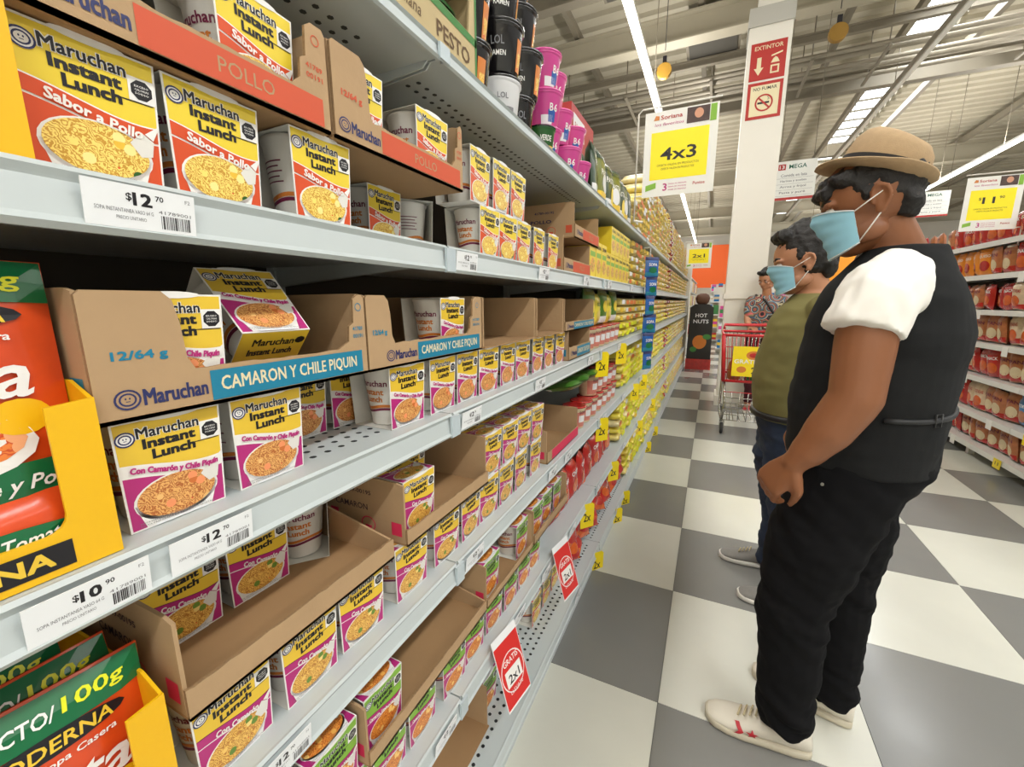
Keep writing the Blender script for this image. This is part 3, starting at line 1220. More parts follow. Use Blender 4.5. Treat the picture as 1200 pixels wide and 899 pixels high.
# ---- bottom shelf: boxes and yellow cups
z = SZ['B'] + .0005
G5 = 'noodle cups on the bottom shelf'
tE = tray_meshes(W=.33, var='D', tabl=0, tabr=0, lip=0, Hh=.13)
tray(tE, -.475, .52, z, 'large open carton on the bottom shelf nearest the camera')
tray(tray_meshes(W=.30, var='D', tabl=0, tabr=0, lip=.035, Hh=.13), -.475, .19, z, 'carton at the near end of the bottom shelf')
cup('D', .905, z, 0, 'bottom shelf, below red tag', G5, dx=-.03)
cup('D', .66, z + .005, 1, 'in open bottom carton', G5)
cup('A', 1.17, z, 1, 'bottom shelf', G5)
cup('A', 1.275, z, 0, 'bottom shelf', G5, dx=-.03)
cup('A', 1.385, z, 0, 'bottom shelf', G5, dx=-.03)
cup('A', 1.49, z, 0, 'bottom shelf', G5, dx=-.03)
for y in (1.34, 1.445, 1.55):
    cup('A', y, z + CH + .001, 0, 'second layer, bottom shelf', G5, dx=-.035)

# ------------------------------------------------------------------ bags


def bag_parts(w, h, d, mt_body, mt_top=None, mt_bot=None, words=None, wcol=None, patch=None, nu=8, nv=10, name='pouch', lie=False, script=None):
    """pillow pouch standing on z, front +x, origin at bottom centre"""
    def th(u, v):
        a = max(0, 1 - abs(2 * u / w) ** 2.6)
        b = max(0, 1 - abs(2 * (v - h / 2) / h) ** 4)
        return d / 2 * (a * b) ** .55 + .0008

    def surf(sg):
        def f(i, j):
            u = (i - .5) * w
            v = j * h
            wr = .0015 * math.sin(u * 160 + v * 60) * math.sin(v * 90)
            return (sg * (th(u, v) + wr * min(1, th(u, v) * 60)), u * sg, v)
        return f
    q = MB()
    q.grid(surf(1), nu, nv, mt_body)
    q.grid(surf(-1), nu, nv, mt_body)
    body = q.mesh(name)
    a = Art()
    hw = w / 2 * .985

    def gband(v0, v1, mt, ly=1):
        n = 8
        m = 2 if v1 - v0 > h * .15 else 1
        for jj in range(m):
            for k in range(n):
                a.rect(-hw + 2 * hw * k / n, v0 + (v1 - v0) * jj / m, -hw + 2 * hw * (k + 1) / n, v0 + (v1 - v0) * (jj + 1) / m, mt, ly)
    if mt_top:
        gband(h * .84, h * .995, mt_top)
    if mt_bot:
        gband(h * .06, h * .24, mt_bot)
    if patch:
        for (pu, pv, ra, rb, pm) in patch:
            # fan of small pieces so it follows the bulge
            for k in range(16):
                t0, t1 = 2 * PI * k / 16, 2 * PI * (k + 1) / 16
                for r0, r1 in ((0, .5), (.5, 1)):
                    pts = [(pu + ra * r0 * math.cos(t0), pv + rb * r0 * math.sin(t0)), (pu + ra * r1 * math.cos(t0), pv + rb * r1 * math.sin(t0)),
                           (pu + ra * r1 * math.cos(t1), pv + rb * r1 * math.sin(t1)), (pu + ra * r0 * math.cos(t1), pv + rb * r0 * math.sin(t1))]
                    a.poly(pts if r0 else pts[:3], pm, 2)
    for (st, u0, v0, ww, hh, mt, sl) in (words or []):
        a.text(st, u0, v0, ww, hh, mt, 4, bold=.03, slant=sl)
    parts = [(name, body)]
    if a.b.v:
        parts.append(('print', a.mesh('print', lambda u, v, dd: (th(u, v) + .0012 + dd, u, v))))
    return parts


dgreen = mat('foil_green', s(0, 104, 58), .28, coat=.3)
orred = mat('foil_orange_red', s(216, 74, 26), .28, coat=.4, noise_s=18, noise_a=.35)
lyel = mat('print_acid_yellow', s(228, 232, 40), .35)
tomato = food_mat('soup_photo', s(232, 130, 60), s(206, 78, 36), [s(240, 170, 120), s(232, 110, 50), s(250, 200, 160)], .55)
mod = bag_parts(.155, .205, .034, orred, dgreen, dgreen,
                words=[('PRODUCTO/', -.066, .182, .078, .012, wht, .15), ('100g', .016, .180, .044, .016, lyel, .15), ('MODERNA', -.036, .157, .084, .012, yel_b, .1), ('Sopa Casera', -.004, .142, .052, .008, wht, .15),
                       ('Pasta', -.058, .100, .112, .036, wht, .25), ('listas', -.02, .086, .05, .012, dgreen, .2), ('Tomate y Pollo', -.022, .024, .092, .015, wht, .25), ('100g', .042, .004, .026, .008, blk, 0)],
                patch=[(0, .066, .052, .026, wht), (0, .069, .046, .02, tomato), (.045, .085, .018, .014, ydisp), (0.006, .163, .052, .010, blk)])
modlow = bag_parts(.15, .062, .03, orred, None, None, words=[('Tomate y', .012, .022, .048, .014, wht, .25)], patch=[(0, .028, .074, .014, dgreen), (0, .008, .06, .006, tomato)], nu=8, nv=6)
GM = 'red and green soup pasta pouches'


def display(x, y, z, w, h, d, label, cut=True, strip=True, wall=None):
    """yellow shelf display tray; front right corner at (x, y), it runs towards -y"""
    t = thing('display_tray', (x, y, z), label, 'display box')
    th = .003
    lipz = .034
    wl = wall or h
    q = MB()
    q.box((-d, -w, 0), (0, 0, th), ydisp)
    for y0 in (-w, -th):
        q.prism([(-d, th), (0, th), (0, h), (-.03, h + .012), (-d, wl)], y0, y0 + th, 'y', ydisp)
    q.box((-d, -w + th, th), (-d + th, -th, wl), ydisp)
    q.build('tray_body', t)
    q = MB()
    fr = .030
    r = .014
    pts = [(-w, 0), (0, 0), (0, h), (-fr, h - .003), (-fr, lipz + r)]
    pts += [(-fr - r + r * math.cos(k * PI / 8), lipz + r - r * math.sin(k * PI / 8)) for k in range(1, 5)]
    pts += [(-w + fr + r, lipz), (-w + fr, lipz + r), (-w + fr, h), (-w, h)]
    q.prism(pts, 0, th, 'x', ydisp)
    q.build('front_frame', t)
    if strip:
        a = Art()
        a.rect(-.165, .006, -.030, .027, blk, 1)
        a.text('MODERNA', -.150, .0105, .108, .0125, yel_b, 2, fat=.0006)
        link('brand_strip', a.mesh('brand_strip', lambda u, v, dd: (th + .0003 + dd, u, v)), t)
    return t


display(-.458, .158, SZ['S2'] + .001, .26, .138, .34, 'yellow display box of soup pouches at the left edge, third shelf')
display(-.452, .150, SZ['S1'] + .001, .24, .17, .36, 'yellow display box at the left edge of the second shelf', strip=False)
display(-.458, .166, SZ['S3'] + .001, .26, .165, .38, 'yellow display box of soup pouches at the lower left corner')
for i, (x, y, z, ry, lb) in enumerate([
    (-.486, .075, SZ['S2'] + .044, -4, 'soup pouch leaning in the yellow display of the third shelf'),
    (-.505, .085, SZ['S2'] + .018, -8, 'soup pouch behind the front one in the third shelf display'),
    (-.474, .078, SZ['S2'] + .005, -2, 'lower soup pouch showing its green Tomate band, third shelf display'),
    (-.486, .083, SZ['S3'] + .004, -5, 'foremost green topped soup pouch in the lower left display'),
    (-.515, .085, SZ['S3'] + .002, -10, 'second green topped soup pouch in the lower left display'),
    (-.545, .060, SZ['S3'] + .004, -14, 'third soup pouch in the lower left display, curling at the top'),
    (-.64, .03, SZ['S3'] + .004, -24, 'dark red soup pouch lying back in the lower left display'),
    (-.50, .02, SZ['S1'] + .006, -4, 'soup pouch in the yellow display of the second shelf')]):
    sc = None
    place('soup_pouch', modlow if 'lower soup' in lb else mod, (x, y, z), lb, 'soup pouch', GM, (math.radians(R.uniform(-3, 3)), math.radians(ry), 0), sc)

# ------------------------------------------------------------------ bowls and boxes on the top shelf
blkpl = mat('glossy_black_plastic', s(20, 18, 20), .18, spec=.6, coat=.4)
pinkpl = mat('pink_print_tub', s(212, 74, 150), .3, coat=.3)
whpl = mat('white_tub_print', s(226, 226, 228), .35)
gnpl = mat('green_tub_print', s(40, 92, 42), .3)
blue = mat('print_blue', s(36, 84, 160), .4)
foilw = mat('silver_lid', s(190, 190, 190), .25, .6)


def tub_parts(r0, r1, h, body, lid, patch, word=None, wc=wht):
    q = MB()
    q.lathe([(r0 * .93, 0), (r0, .003), (r1 * .96, h * .86), (r1 * .97, h * .87), (r1 * 1.03, h * .9), (r1 * 1.03, h * .93)], body, 24)
    m = q.mesh('tub')
    l = MB()
    l.lathe([(r1 * 1.04, h * .93), (r1 * 1.05, h * .985), (r1 * 1.0, h), (r1 * .9, h * .99)], lid, 24)
    a = Art()
    rad = lambda v: r0 + (r1 * .96 - r0) * v / (h * .86)
    for (c, w, v0, v1, mt) in patch:
        for k in range(8):
            a.rect(c - w / 2 + w * k / 8, v0 * h, c - w / 2 + w * (k + 1) / 8, v1 * h, mt, 1)
    if word:
        for (st, u0, v0, w, hh, mt) in word:
            a.text(st, u0, v0 * h, w, hh * h, mt, 3, bold=.04)

    def cy(u, v, d):
        r = rad(v) + d + .0004
        q_ = u / r1 - PI / 4
        return (r * math.cos(q_), r * math.sin(q_), v)
    return [('tub', m), ('lid', l.mesh('lid')), ('print', a.mesh('print', cy))]


tub_b = tub_parts(.046, .060, .108, blkpl, blkpl, [(.060, .026, .08, .70, orng), (.062, .018, .12, .45, noodA)], [('LOL', -.03, .5, .035, .16, grey_t), ('RAMEN', -.035, .3, .045, .1, wht)])
tub_p = tub_parts(.040, .056, .105, pinkpl, pinkpl, [(-.01, .045, .08, .32, whpl), (.01, .03, .14, .46, blue)], [('B', .0, .42, .014, .2, wht), ('6', .018, .42, .014, .2, wht)])
tub_w = tub_parts(.044, .056, .100, whpl, blkpl, [(0, .06, .2, .35, grey_t)], [('LOL', -.02, .5, .03, .12, grey_t)])
tub_g = tub_parts(.032, .042, .075, gnpl, blkpl, [(.01, .05, .1, .3, yel_b)], [('VERDE', -.02, .45, .04, .2, wht)])
z = SZ['T'] + .001
GB = 'black noodle tubs stacked on the top shelf'
spots = [(-.53, .885, 0), (-.53, .888, 1), (-.535, .89, 2), (-.53, .89, 3), (-.52, 1.035, 1), (-.53, 1.04, 2), (-.53, 1.04, 3), (-.52, 1.165, 1), (-.54, 1.17, 2), (-.55, 1.155, 3)]
for i, (x, y, lv) in enumerate(spots):
    side = 'near' if y < .95 else ('middle' if y < 1.1 else 'far')
    place('noodle_tub', tub_b, (x, y, z + lv * .109), 'glossy black noodle tub, %s from the bottom of the %s stack, top shelf' % (ORD[lv], side), 'noodle tub', GB, (0, 0, R.uniform(-.5, .3)))
place('noodle_tub', tub_w, (-.52, 1.03, z), 'white tub with black lid among the black tubs', 'noodle tub')
place('noodle_tub', tub_b, (-.54, 1.155, z), 'black tub between the white tub and the small green one', 'noodle tub', None, (0, 0, .3))
place('noodle_tub', tub_g, (-.50, 1.27, z), 'small green tub at the foot of the pink stack', 'noodle tub')
GP = 'pink noodle tubs stacked on the top shelf'
for i, (x, y, lv) in enumerate([(-.53, 1.37, 0), (-.53, 1.372, 1), (-.535, 1.37, 2), (-.52, 1.56, 0), (-.54, 1.52, 1), (-.56, 1.50, 2), (-.53, 1.73, 0), (-.54, 1.68, 1), (-.65, 1.62, 2)]):
    side = 'near' if y < 1.45 else ('middle' if y < 1.6 else 'far')
    place('noodle_tub', tub_p, (x, y, z + lv * .1065), 'pink noodle tub, %s from the bottom of the %s pink stack' % (ORD[lv], side), 'noodle tub', GP, (0, 0, R.uniform(-.3, .3)))
# kraft display trays with green band
pest_m = mat('kraft_pale', s(190, 170, 128), .8, noise_s=12, noise_a=.08)
pgreen = mat('tray_green', s(58, 122, 52), .5)


def pesto(x, y, z, w, label):
    t = thing('display_tray', (x, y, z), label, 'display tray')
    th = .004
    q = MB()
    q.box((-.36, 0, 0), (0, w, th), pest_m)
    for y0 in (0, w - th):
        q.prism([(-.36, th), (0, th), (0, .155), (-.36, .155)], y0, y0 + th, 'y', pest_m)
    q.box((-.36, th, th), (-.36 + th, w - th, .155), pest_m)
    q.build('tray_body', t)
    q = MB()
    q.prism([(0, 0), (w, 0), (w, .155), (w - .022, .155), (w - .03, .075), (.03, .075), (.022, .155), (0, .155)], 0, th, 'x', pest_m)
    q.build('front_wall', t)
    a = Art()
    a.rect(.002, .060, w - .002, .074, pgreen, 1)
    a.rect(w - .008, .002, w - .001, .153, pgreen, 1)
    a.text('PESTO', w * .62, .018, w * .30, .026, mat('pesto_ink', s(96, 70, 40), .6), 2, bold=.02)
    a.text('Cocina Italiana', w * .10, .022, w * .40, .018, mat('pesto_ink', s(96, 70, 40), .6), 2, bold=.0, slant=.2)
    link('front_printing', a.mesh('front_printing', lambda u, v, d: (th + .0004 + d, u, v)), t)


pesto(-.462, .455, z, .36, 'lower kraft tray lettered PESTO with green edge, top shelf')
pesto(-.464, .457, z + .158, .36, 'upper kraft tray lettered PESTO with green edge, top shelf')
pesto(-.462, .085, z, .36, 'kraft PESTO tray nearest the camera on the top shelf')
pes = bag_parts(.085, .125, .03, mat('pesto_pouch', s(34, 38, 30), .2, coat=.5), gnpl, gnpl, words=[('PESTO', -.03, .06, .06, .014, wht, 0)])
for i in range(4):
    for lv in (0, 1):
        place('sauce_pouch', pes, (-.492 - .0 * i, .51 + i * .085, z + lv * .158 + .006), 'dark green sauce pouch, %s in the %s PESTO tray' % (ORD[i], 'upper' if lv else 'lower'), 'sauce pouch', 'dark green sauce pouches', (0, math.radians(-6), 0))
# upright bags beyond the pink tubs
veg_m = mat('pouch_dark_green', s(38, 62, 40), .3, coat=.3)
olive_m = mat('pouch_olive', s(112, 116, 40), .35, coat=.2)
vb = bag_parts(.15, .21, .05, veg_m, veg_m, whpl, words=[('PASTA', -.05, .12, .1, .025, wht, 0)], patch=[(.03, .06, .03, .05, yel)])
ob = bag_parts(.15, .22, .05, olive_m, veg_m, yel_b, words=[('PASTA', -.05, .12, .1, .025, wht, 0)], patch=[(0, .09, .04, .04, whpl)])
for i, y in enumerate((1.86, 2.0, 2.13, 2.26, 2.40, 2.53, 2.66)):
    place('pasta_pouch', vb if i % 2 == 0 else ob, (-.50, y, z), '%s pouch, %s from the pink tubs, top shelf' % ('dark green' if i % 2 == 0 else 'olive green', ORD[i]), 'pasta pouch', 'green pouches on the top shelf', (0, math.radians(-3), math.radians(R.uniform(-20, 20))))
    place('pasta_pouch', ob if i % 2 == 0 else vb, (-.60, y + .03, z + .03), '%s pouch standing higher in the back row, %s from the pink tubs' % ('olive green' if i % 2 == 0 else 'dark green', ORD[i]), 'pasta pouch', 'green pouches on the top shelf', (0, 0, math.radians(R.uniform(-20, 20))))
t = thing('carton', (-.68, 2.05, z + .001), 'red and white carton standing behind the green pouches', 'box')
q = MB()
q.box((-.08, -.18, 0), (.08, .18, .40), mat('carton_red', s(170, 34, 34), .4))
q.build('carton_body', t)
a = Art()
a.rect(-.15, .29, .02, .37, whpl, 1)
a.text('PASTAS', -.13, .31, .13, .03, redsign, 2, bold=.03)
link('print', a.mesh('print', lambda u, v, d: (.0805 + d, u, v)), t)

# ------------------------------------------------------------------ mixed packs between the cups and the pasta
pasta_y = mat('pasta_bag_yellow', s(226, 206, 116), .3, coat=.25, noise_s=40, noise_a=.22)
pasta_g = mat('pasta_bag_bright', s(224, 206, 72), .3, coat=.2, noise_s=30, noise_a=.3)
beige_b = mat('cream_sleeve', s(214, 196, 160), .5, noise_s=20, noise_a=.15)
redfoil = mat('foil_red', s(176, 34, 30), .25, coat=.5, noise_s=22, noise_a=.4)
orfoil = mat('foil_orange', s(206, 92, 34), .25, coat=.5, noise_s=26, noise_a=.45)
pale_red = mat('tub_red_white', s(198, 120, 104), .4, noise_s=40, noise_a=.3)
yb = bag_parts(.10, .15, .05, pasta_g, None, None, words=[('SOPA', -.03, .09, .06, .018, dgreen, 0)], patch=[(0, .05, .03, .025, pasta_y)], nu=6, nv=7)
ybox = MB()
ybox.box((-.05, -.048, 0), (.05, .048, .15), yel)
ybox = ybox.mesh('box_body')
a = Art()
a.text('CREMA', -.04, .12, .08, .016, blk, 1, bold=.03)
a.ell(0, .05, .035, .03, noodC, 1)
a.rect(-.04, .085, .04, .105, grn, 1)
ybx = [('box_body', ybox), ('print', a.mesh('print', lambda u, v, d: (.0505 + d, u, v)))]
ctub = tub_parts(.040, .05, .10, beige_b, redfoil, [(0.02, .10, .1, .75, pale_red), (.02, .04, .3, .6, whpl)], [('SOPA', .0, .68, .05, .12, maroon)])
for i in range(3):
    place('soup_box', ybx, (-.515, 1.78 + i * .10, SZ['S1'] + .001), 'yellow soup box, %s past the low red-fronted tray' % ORD[i], 'soup box', 'yellow soup boxes', (0, 0, 0))
n = 0
for i in range(6):
    for lv in range(2):
        if i < 1 and lv:
            continue
        n += 1
        place('soup_box', ybx, (-.52, 2.09 + i * .10, SZ['S1'] + .001 + lv * .1305), 'small yellow soup box stacked on the second shelf, number %s counted along the stack' % ORD[n - 1], 'soup box', 'small yellow soup boxes stacked', (0, 0, 0), (1, 1, .86))
n = 0
for i in range(6):
    n += 1
    place('soup_tub', ctub, (-.51, 1.85 + i * .108, SZ['S2'] + .001), 'cream and red soup tub, %s from the near end, third shelf' % ORD[i], 'soup tub', 'cream and red soup tubs')
for i in range(7):
    place('soup_tub', ctub, (-.51, 1.72 + i * .108, SZ['S3'] + .001), 'cream and red soup tub, %s from the near end, fourth shelf' % ORD[i], 'soup tub', 'cream and red soup tubs')
    if i > 1:
        place('soup_tub', ctub, (-.51, 1.72 + i * .108, SZ['S3'] + .103), 'cream and red soup tub in the upper layer, %s from the near end, fourth shelf' % ORD[i - 2], 'soup tub', 'cream and red soup tubs')
gbag = bag_parts(.16, .17, .05, mat('foil_leaf_green', s(70, 120, 40), .3, coat=.3, noise_s=20, noise_a=.3), olive_m, whpl, patch=[(0, .09, .04, .03, yel)])
for i, y in enumerate((1.55, 1.68, 1.82)):
    place('soup_pouch', gbag, (-.56, y, SZ['S3'] + .205 + .0 * i), 'green pouch lying on the tubs of the fourth shelf, %s from the near end' % ORD[i], 'soup pouch', 'green pouches lying flat', (0, math.radians(78), math.radians(R.uniform(-20, 20))), (.7, .7, .7))
# kraft packs and pouches on the fourth and fifth shelves
for i in range(5):
    place('soup_pouch', yb if i % 2 else gbag, (-.52, 1.92 + i * .125, SZ['S2'] + .103), '%s pouch above the cream tubs, %s along, third shelf' % ('yellow' if i % 2 else 'green', ORD[i]), 'soup pouch', 'pouches above the cream tubs')
rbag = bag_parts(.13, .17, .05, redfoil, None, None, words=[('CHIPS', -.04, .11, .08, .02, wht, 0)], patch=[(0, .06, .04, .03, orfoil)], nu=7, nv=8)
for i in range(8):
    place('snack_pouch', rbag, (-.52, 1.48 + i * .13, SZ['S4'] + .001), 'red brown snack pouch, %s from the near end, fifth shelf' % ORD[i], 'snack pouch', 'red snack pouches on the fifth shelf', (0, math.radians(-4), R.uniform(-.2, .2)))
obag = bag_parts(.14, .15, .06, orfoil, None, None, words=[('CHURROS', -.05, .09, .1, .02, wht, 0)], patch=[(0, .05, .05, .03, redfoil)], nu=7, nv=8)
for i in range(11):
    for lv in range(3):
        ln = lv % 3
        place('snack_pouch', obag if (i + lv) % 3 else rbag, (-.475 - .012 * lv + R.uniform(-.01, .008), 1.63 + i * .105 + R.uniform(-.015, .015), SZ['B'] + .036 + lv * .074),
              'orange snack pouch, %s along in the %s layer, bottom shelf heap' % (ORD[i], ORD[ln]), 'snack pouch', 'orange snack pouches heaped on the bottom shelf',
              (R.uniform(-.35, .35), math.radians(-30 + R.uniform(-14, 14)), R.uniform(-.3, .3)), (.9, .9, .85))
# ------------------------------------------------------------------ pasta bags
lay = MB()
w_, h_, d_ = .105, .19, .048


def lyb(mt, mt2):
    """pasta bag lying down, end towards the aisle (+x), origin under its middle"""
    q = MB()

    def sec(t):
        k = (1 - abs(2 * t - 1) ** 5) ** .5
        return k
    secs = []
    for t in (0.0, .04, .12, .3, .5, .7, .88, .96, 1.0):
        k = max(.06, sec(t))
        secs.append(((-h_ + t * h_, 0, d_ / 2), (0, w_ / 2 * (.8 + .2 * k), 0), (0, 0, d_ / 2 * k)))
    q.loft(secs, mt, 12, power=2.6)
    a = q.mesh('bag')
    e = MB()
    pts = []
    e.grid(lambda i, j: (.001 + .004 * math.sin(i * 18), (i - .5) * w_ * .8, d_ * (.25 + .5 * j)), 8, 1, mt2)
    e2 = e.mesh('end_seal')
    return [('bag', a, [('end_seal', e2)])]


PB = [lyb(pasta_y, whpl), lyb(pasta_y, yel_b), lyb(mat('pasta_bag_pale', s(222, 206, 150), .3, coat=.3, noise_s=50, noise_a=.25), mat('seal_orange', s(220, 120, 60), .4)), lyb(pasta_g, lyel), lyb(redfoil, whpl)]
BL = [('T', 1.70, .56), ('S1', 1.372, .29), ('S2', 1.057, .26), ('S3', .732, .27), ('S4', .392, .28), ('B', .102, .24)]
LN = {'T': 'top', 'S1': 'second', 'S2': 'third', 'S3': 'fourth', 'S4': 'fifth', 'B': 'bottom'}
farb = MB()
cnt = 0
pitch = .118
for (lv, z0, hh) in BL:
    x0 = GX - .015 if lv != 'B' else -.435
    rows = int(hh / .047)
    col = 0
    y = 2.80 if lv in ('T', 'S1') else (2.62 if lv == 'S4' else 2.66)
    if lv == 'B':
        y = 2.80
    if lv == 'S2':
        y = 2.56
    while y < 8.95:
        top = rows
        if lv == 'T':
            top = max(4, min(rows, int(2 + (y - 2.8) * 14)))
        for r_ in range(top):
            z = z0 + r_ * .0465 + R.uniform(0, .002)
            x = x0 - R.uniform(0, .02) - (.012 * max(0, r_ - 7) if lv == 'T' else 0)
            bright = lv in ('S3', 'S4', 'B') or (lv == 'S2' and r_ < 2)
            red = 5.2 < y < 5.55
            ki = 4 if red and R.random() < .7 else (3 if bright and R.random() < .75 and y < 6 else R.choice((0, 1, 2)))
            near = cnt < 300 and y < 2.56 + pitch * 8.5
            if near:
                cnt += 1
                t = place('pasta_bag', PB[ki], (x, y + R.uniform(-.006, .006), z), 'pasta bag, column %s from the near end, %s layer up, %s shelf' % (ORD[col], ORD[r_], LN[lv]), 'pasta bag', 'pasta bags stacked lying down', (0, 0, R.uniform(-.07, .07)))
            else:
                M = Matrix.Translation((x, y, z))
                q = MB()
                secs = []
                for tt in (0.45, .85, .97, 1.0):
                    k = max(.1, (1 - abs(2 * tt - 1) ** 5) ** .5)
                    secs.append(((-h_ + tt * h_, 0, d_ / 2), (0, w_ / 2 * (.85 + .15 * k), 0), (0, 0, d_ / 2 * k)))
                q.loft(secs, [pasta_y, pasta_y, MATS['pasta_bag_pale'], pasta_g, redfoil][ki], 8, power=2.4)
                sl = [whpl, yel_b, MATS['seal_orange'], lyel, whpl][ki]
                q.poly([(.002, -.035, .015), (.002, .035, .015), (.002, .035, .033), (.002, -.035, .033)], sl)
                farb.append(q, M)
        col += 1
        y += pitch
farb.build('pasta_bags', None, None, label='far stacks of pasta bags filling the shelving towards the aisle end', cat='pasta bags', kind='stuff')
print('pasta bags single', cnt)

# hanging blue strip of packets on its clip
t = thing('clip_strip', (-.40, 3.02, 1.62), 'clear clip strip hanging at the end of the noodle section', 'clip strip')
q = MB()
q.box((-.001, -.012, -.70), (.001, .012, 0), rail_m)
q.box((-.045, -.02, -.0), (.001, .02, .004), rail_m)
q.build('strip', t)
bl = bag_parts(.10, .13, .03, mat('foil_blue', s(30, 92, 170), .25, coat=.5, noise_s=20, noise_a=.3), navy, teal, words=[('SOPA', -.03, .07, .06, .02, wht, 0)], patch=[(0, .045, .03, .02, dgreen)], nu=6, nv=6)
for i in range(6):
    place('blue_packet', bl, (-.385, 3.02 + (.015 if i % 2 else -.01), 1.43 - i * .125), 'blue foil packet, %s from the top of the hanging strip' % ORD[i], 'packet', 'blue packets on the clip strip', (0, 0, math.radians(-50 + 12 * (i % 3))))

# ------------------------------------------------------------------ red and yellow shelf talkers
tagred = mat('talker_red', s(214, 40, 36), .4)
tagy = mat('talker_yellow', s(240, 214, 20), .4)


def talker(x, y, z, rz, label):
    t = thing('shelf_talker', (x, y, z), label, 'shelf sign', None, (math.radians(4), math.radians(-14), rz))
    w, h = .10, .20
    q = MB()
    q.box((-.0008, -w / 2, -h), (0, w / 2, 0), ticket)
    q.build('card', t)
    a = Art()
    a.rect(-w / 2 + .002, -h + .006, w / 2 - .002, -.022, tagred, 1)
    a.ell(0, -h * .56, .046, .054, wht, 2, 28)
    a.ell(0, -h * .56, .043, .051, tagred, 3, 28)
    a.text('GRATIS', -.030, -h * .44, .060, .016, wht, 4, bold=.02)
    a.rect(-.032, -h * .72, .032, -h * .50, wht, 4)
    a.text('2x1', -.022, -h * .69, .044, .024, blk, 5, bold=.03)
    a.text('LLEVATE', -.026, -h * .82, .052, .010, wht, 4)
    for (sgn, off) in ((1, .0004), (-1, -.0012)):
        link('print', a.mesh('print', lambda u, v, d: (sgn * d + off, sgn * u, v)), t)


talker(-.430, .850, .425, math.radians(-12), 'larger red GRATIS shelf talker hanging off the fifth shelf')
talker(-.428, 1.30, .430, math.radians(-14), 'smaller-looking red shelf talker farther along the fifth shelf')
ycs = {'S2': (1.90, 2.35), 'S3': (1.95, 2.9, 3.3), 'S4': (1.72, 2.28, 3.2, 4.0), 'B': (1.82, 2.3, 2.55, 3.6, 4.1)}
for lv, ys in ycs.items():
    for i, y in enumerate(ys):
        t = thing('shelf_flag', ((GX if lv != 'B' else -.42) + .012, y, SZ[lv] - .01), 'small yellow offer flag, %s along the %s shelf rail' % (ORD[i], LN[lv]), 'shelf sign', None, (0, 0, math.radians(-38)))
        q = MB()
        q.prism([(-.036, -.115), (.036, -.115), (.038, -.012), (.028, 0), (-.028, 0), (-.036, -.02)], 0, .0015, 'x', tagy)
        q.build('card', t)
        a = Art()
        a.text('2x', -.020, -.085, .040, .04, blk, 1, bold=.03)
        for (sgn, off) in ((1, .0018), (-1, -.0003)):
            link('print', a.mesh('print', lambda u, v, d: (sgn * d + off, sgn * u, v)), t)

# ------------------------------------------------------------------ hanging offer signs
sign_w = mat('sign_white', s(232, 232, 226), .4)
sign_y = mat('sign_yellow', s(250, 232, 20), .4)
photo_m = mat('sign_photo_dark', s(70, 50, 46), .4, noise_s=30, noise_a=.8)
skinp = mat('sign_photo_skin', s(206, 150, 120), .5)


def offer(x0, x1, y, z0, z1, word, label, small=None, arm=None, rz=0, cents=None):
    w, h = x1 - x0, z1 - z0
    t = thing('offer_sign', (x0, y, z0), label, 'sign', None, (0, 0, rz))
    q = MB()
    q.box((0, -.001, 0), (w, .001, h), sign_w)
    q.build('banner', t)
    a = Art()
    a.rect(w * .10, h * .20, w * .89, h * .76, sign_y, 1)
    a.text(word, w * (.24 if cents is None else .33), h * (.42 if cents is None else .5), w * (.50 if cents is None else .22), h * (.15 if cents is None else .12), blk, 2, bold=.02)
    if cents:
        a.text('$', w * .26, h * .56, w * .05, h * .06, blk, 2)
        a.text(cents, w * .62, h * .58, w * .09, h * .05, blk, 2, bold=.02)
    for k in range(2):
        a.text('OFERTA VALIDA EN PRODUCTOS', w * (.2 + .06 * k), h * (.40 if not cents else .44) - h * .045 * (k + 1), w * (.58 - .12 * k), h * .025, blk, 2)
    a.text('Soriana', w * .22, h * .90, w * .30, h * .05, redsign, 2, bold=.03)
    a.poly([(w * .12, h * .90), (w * .20, h * .90), (w * .20, h * .945), (w * .15, h * .955)], orng, 2)
    a.text('los favoritos', w * .14, h * .83, w * .40, h * .035, mag, 2, slant=.2)
    a.rect(w * .58, h * .81, w * .88, h * .985, photo_m, 2)
    a.ell(w * .74, h * .91, w * .06, h * .055, skinp, 3)
    a.rect(w * .89, h * .80, w * .97, h * .985, grn, 2)
    a.poly([(w * .05, h * .07), (w * .20, h * .10), (w * .20, h * .17), (w * .05, h * .14)], grn, 2)
    a.text('3', w * .30, h * .06, w * .06, h * .09, mag, 2, bold=.03)
    for k in range(3):
        a.text('meses sin intereses', w * .38, h * (.13 - .035 * k), w * .25, h * .02, mag, 2)
    a.text('Puntos', w * .72, h * .10, w * .16, h * .035, redsign, 2, bold=.02)
    link('print', a.mesh('print', lambda u, v, d: (u, -.0014 - d * 1.5, v)), t)
    q = MB()
    sgn = -1 if arm == 'left' else 1
    xa = -w * .10 if arm == 'left' else w * 1.10
    pts = [(xa, 0, -.12), (xa, 0, h + .004), (xa + .02 * (-sgn), 0, h + .022), (w + .01 if arm == 'left' else -.01, 0, h + .022)]
    q.tube(pts, .0045, white_m, 8)
    q.tube([(xa, 0, .01), (w * .0 if arm == 'left' else w, 0, .01)], .0035, white_m, 6)
    q.tube([(xa, 0, -.12), (xa - .05 * (-sgn) * -1, 0, -.13)], .006, white_m, 6)
    q.build('wire_frame', t)
    return t


offer(-.41, -.045, 2.6, 1.845, 2.275, '4x3', 'white banner with large yellow 4x3 panel hanging in the aisle', arm='left')
offer(-.42, -.07, 7.2, 1.77, 2.14, '2x1', 'small distant yellow and white offer banner at the aisle end', arm='left')
offer(1.70, 2.02, 4.62, 1.80, 2.19, '11', 'white banner with yellow 11.90 price panel above the right shelves', arm='right', cents='90')


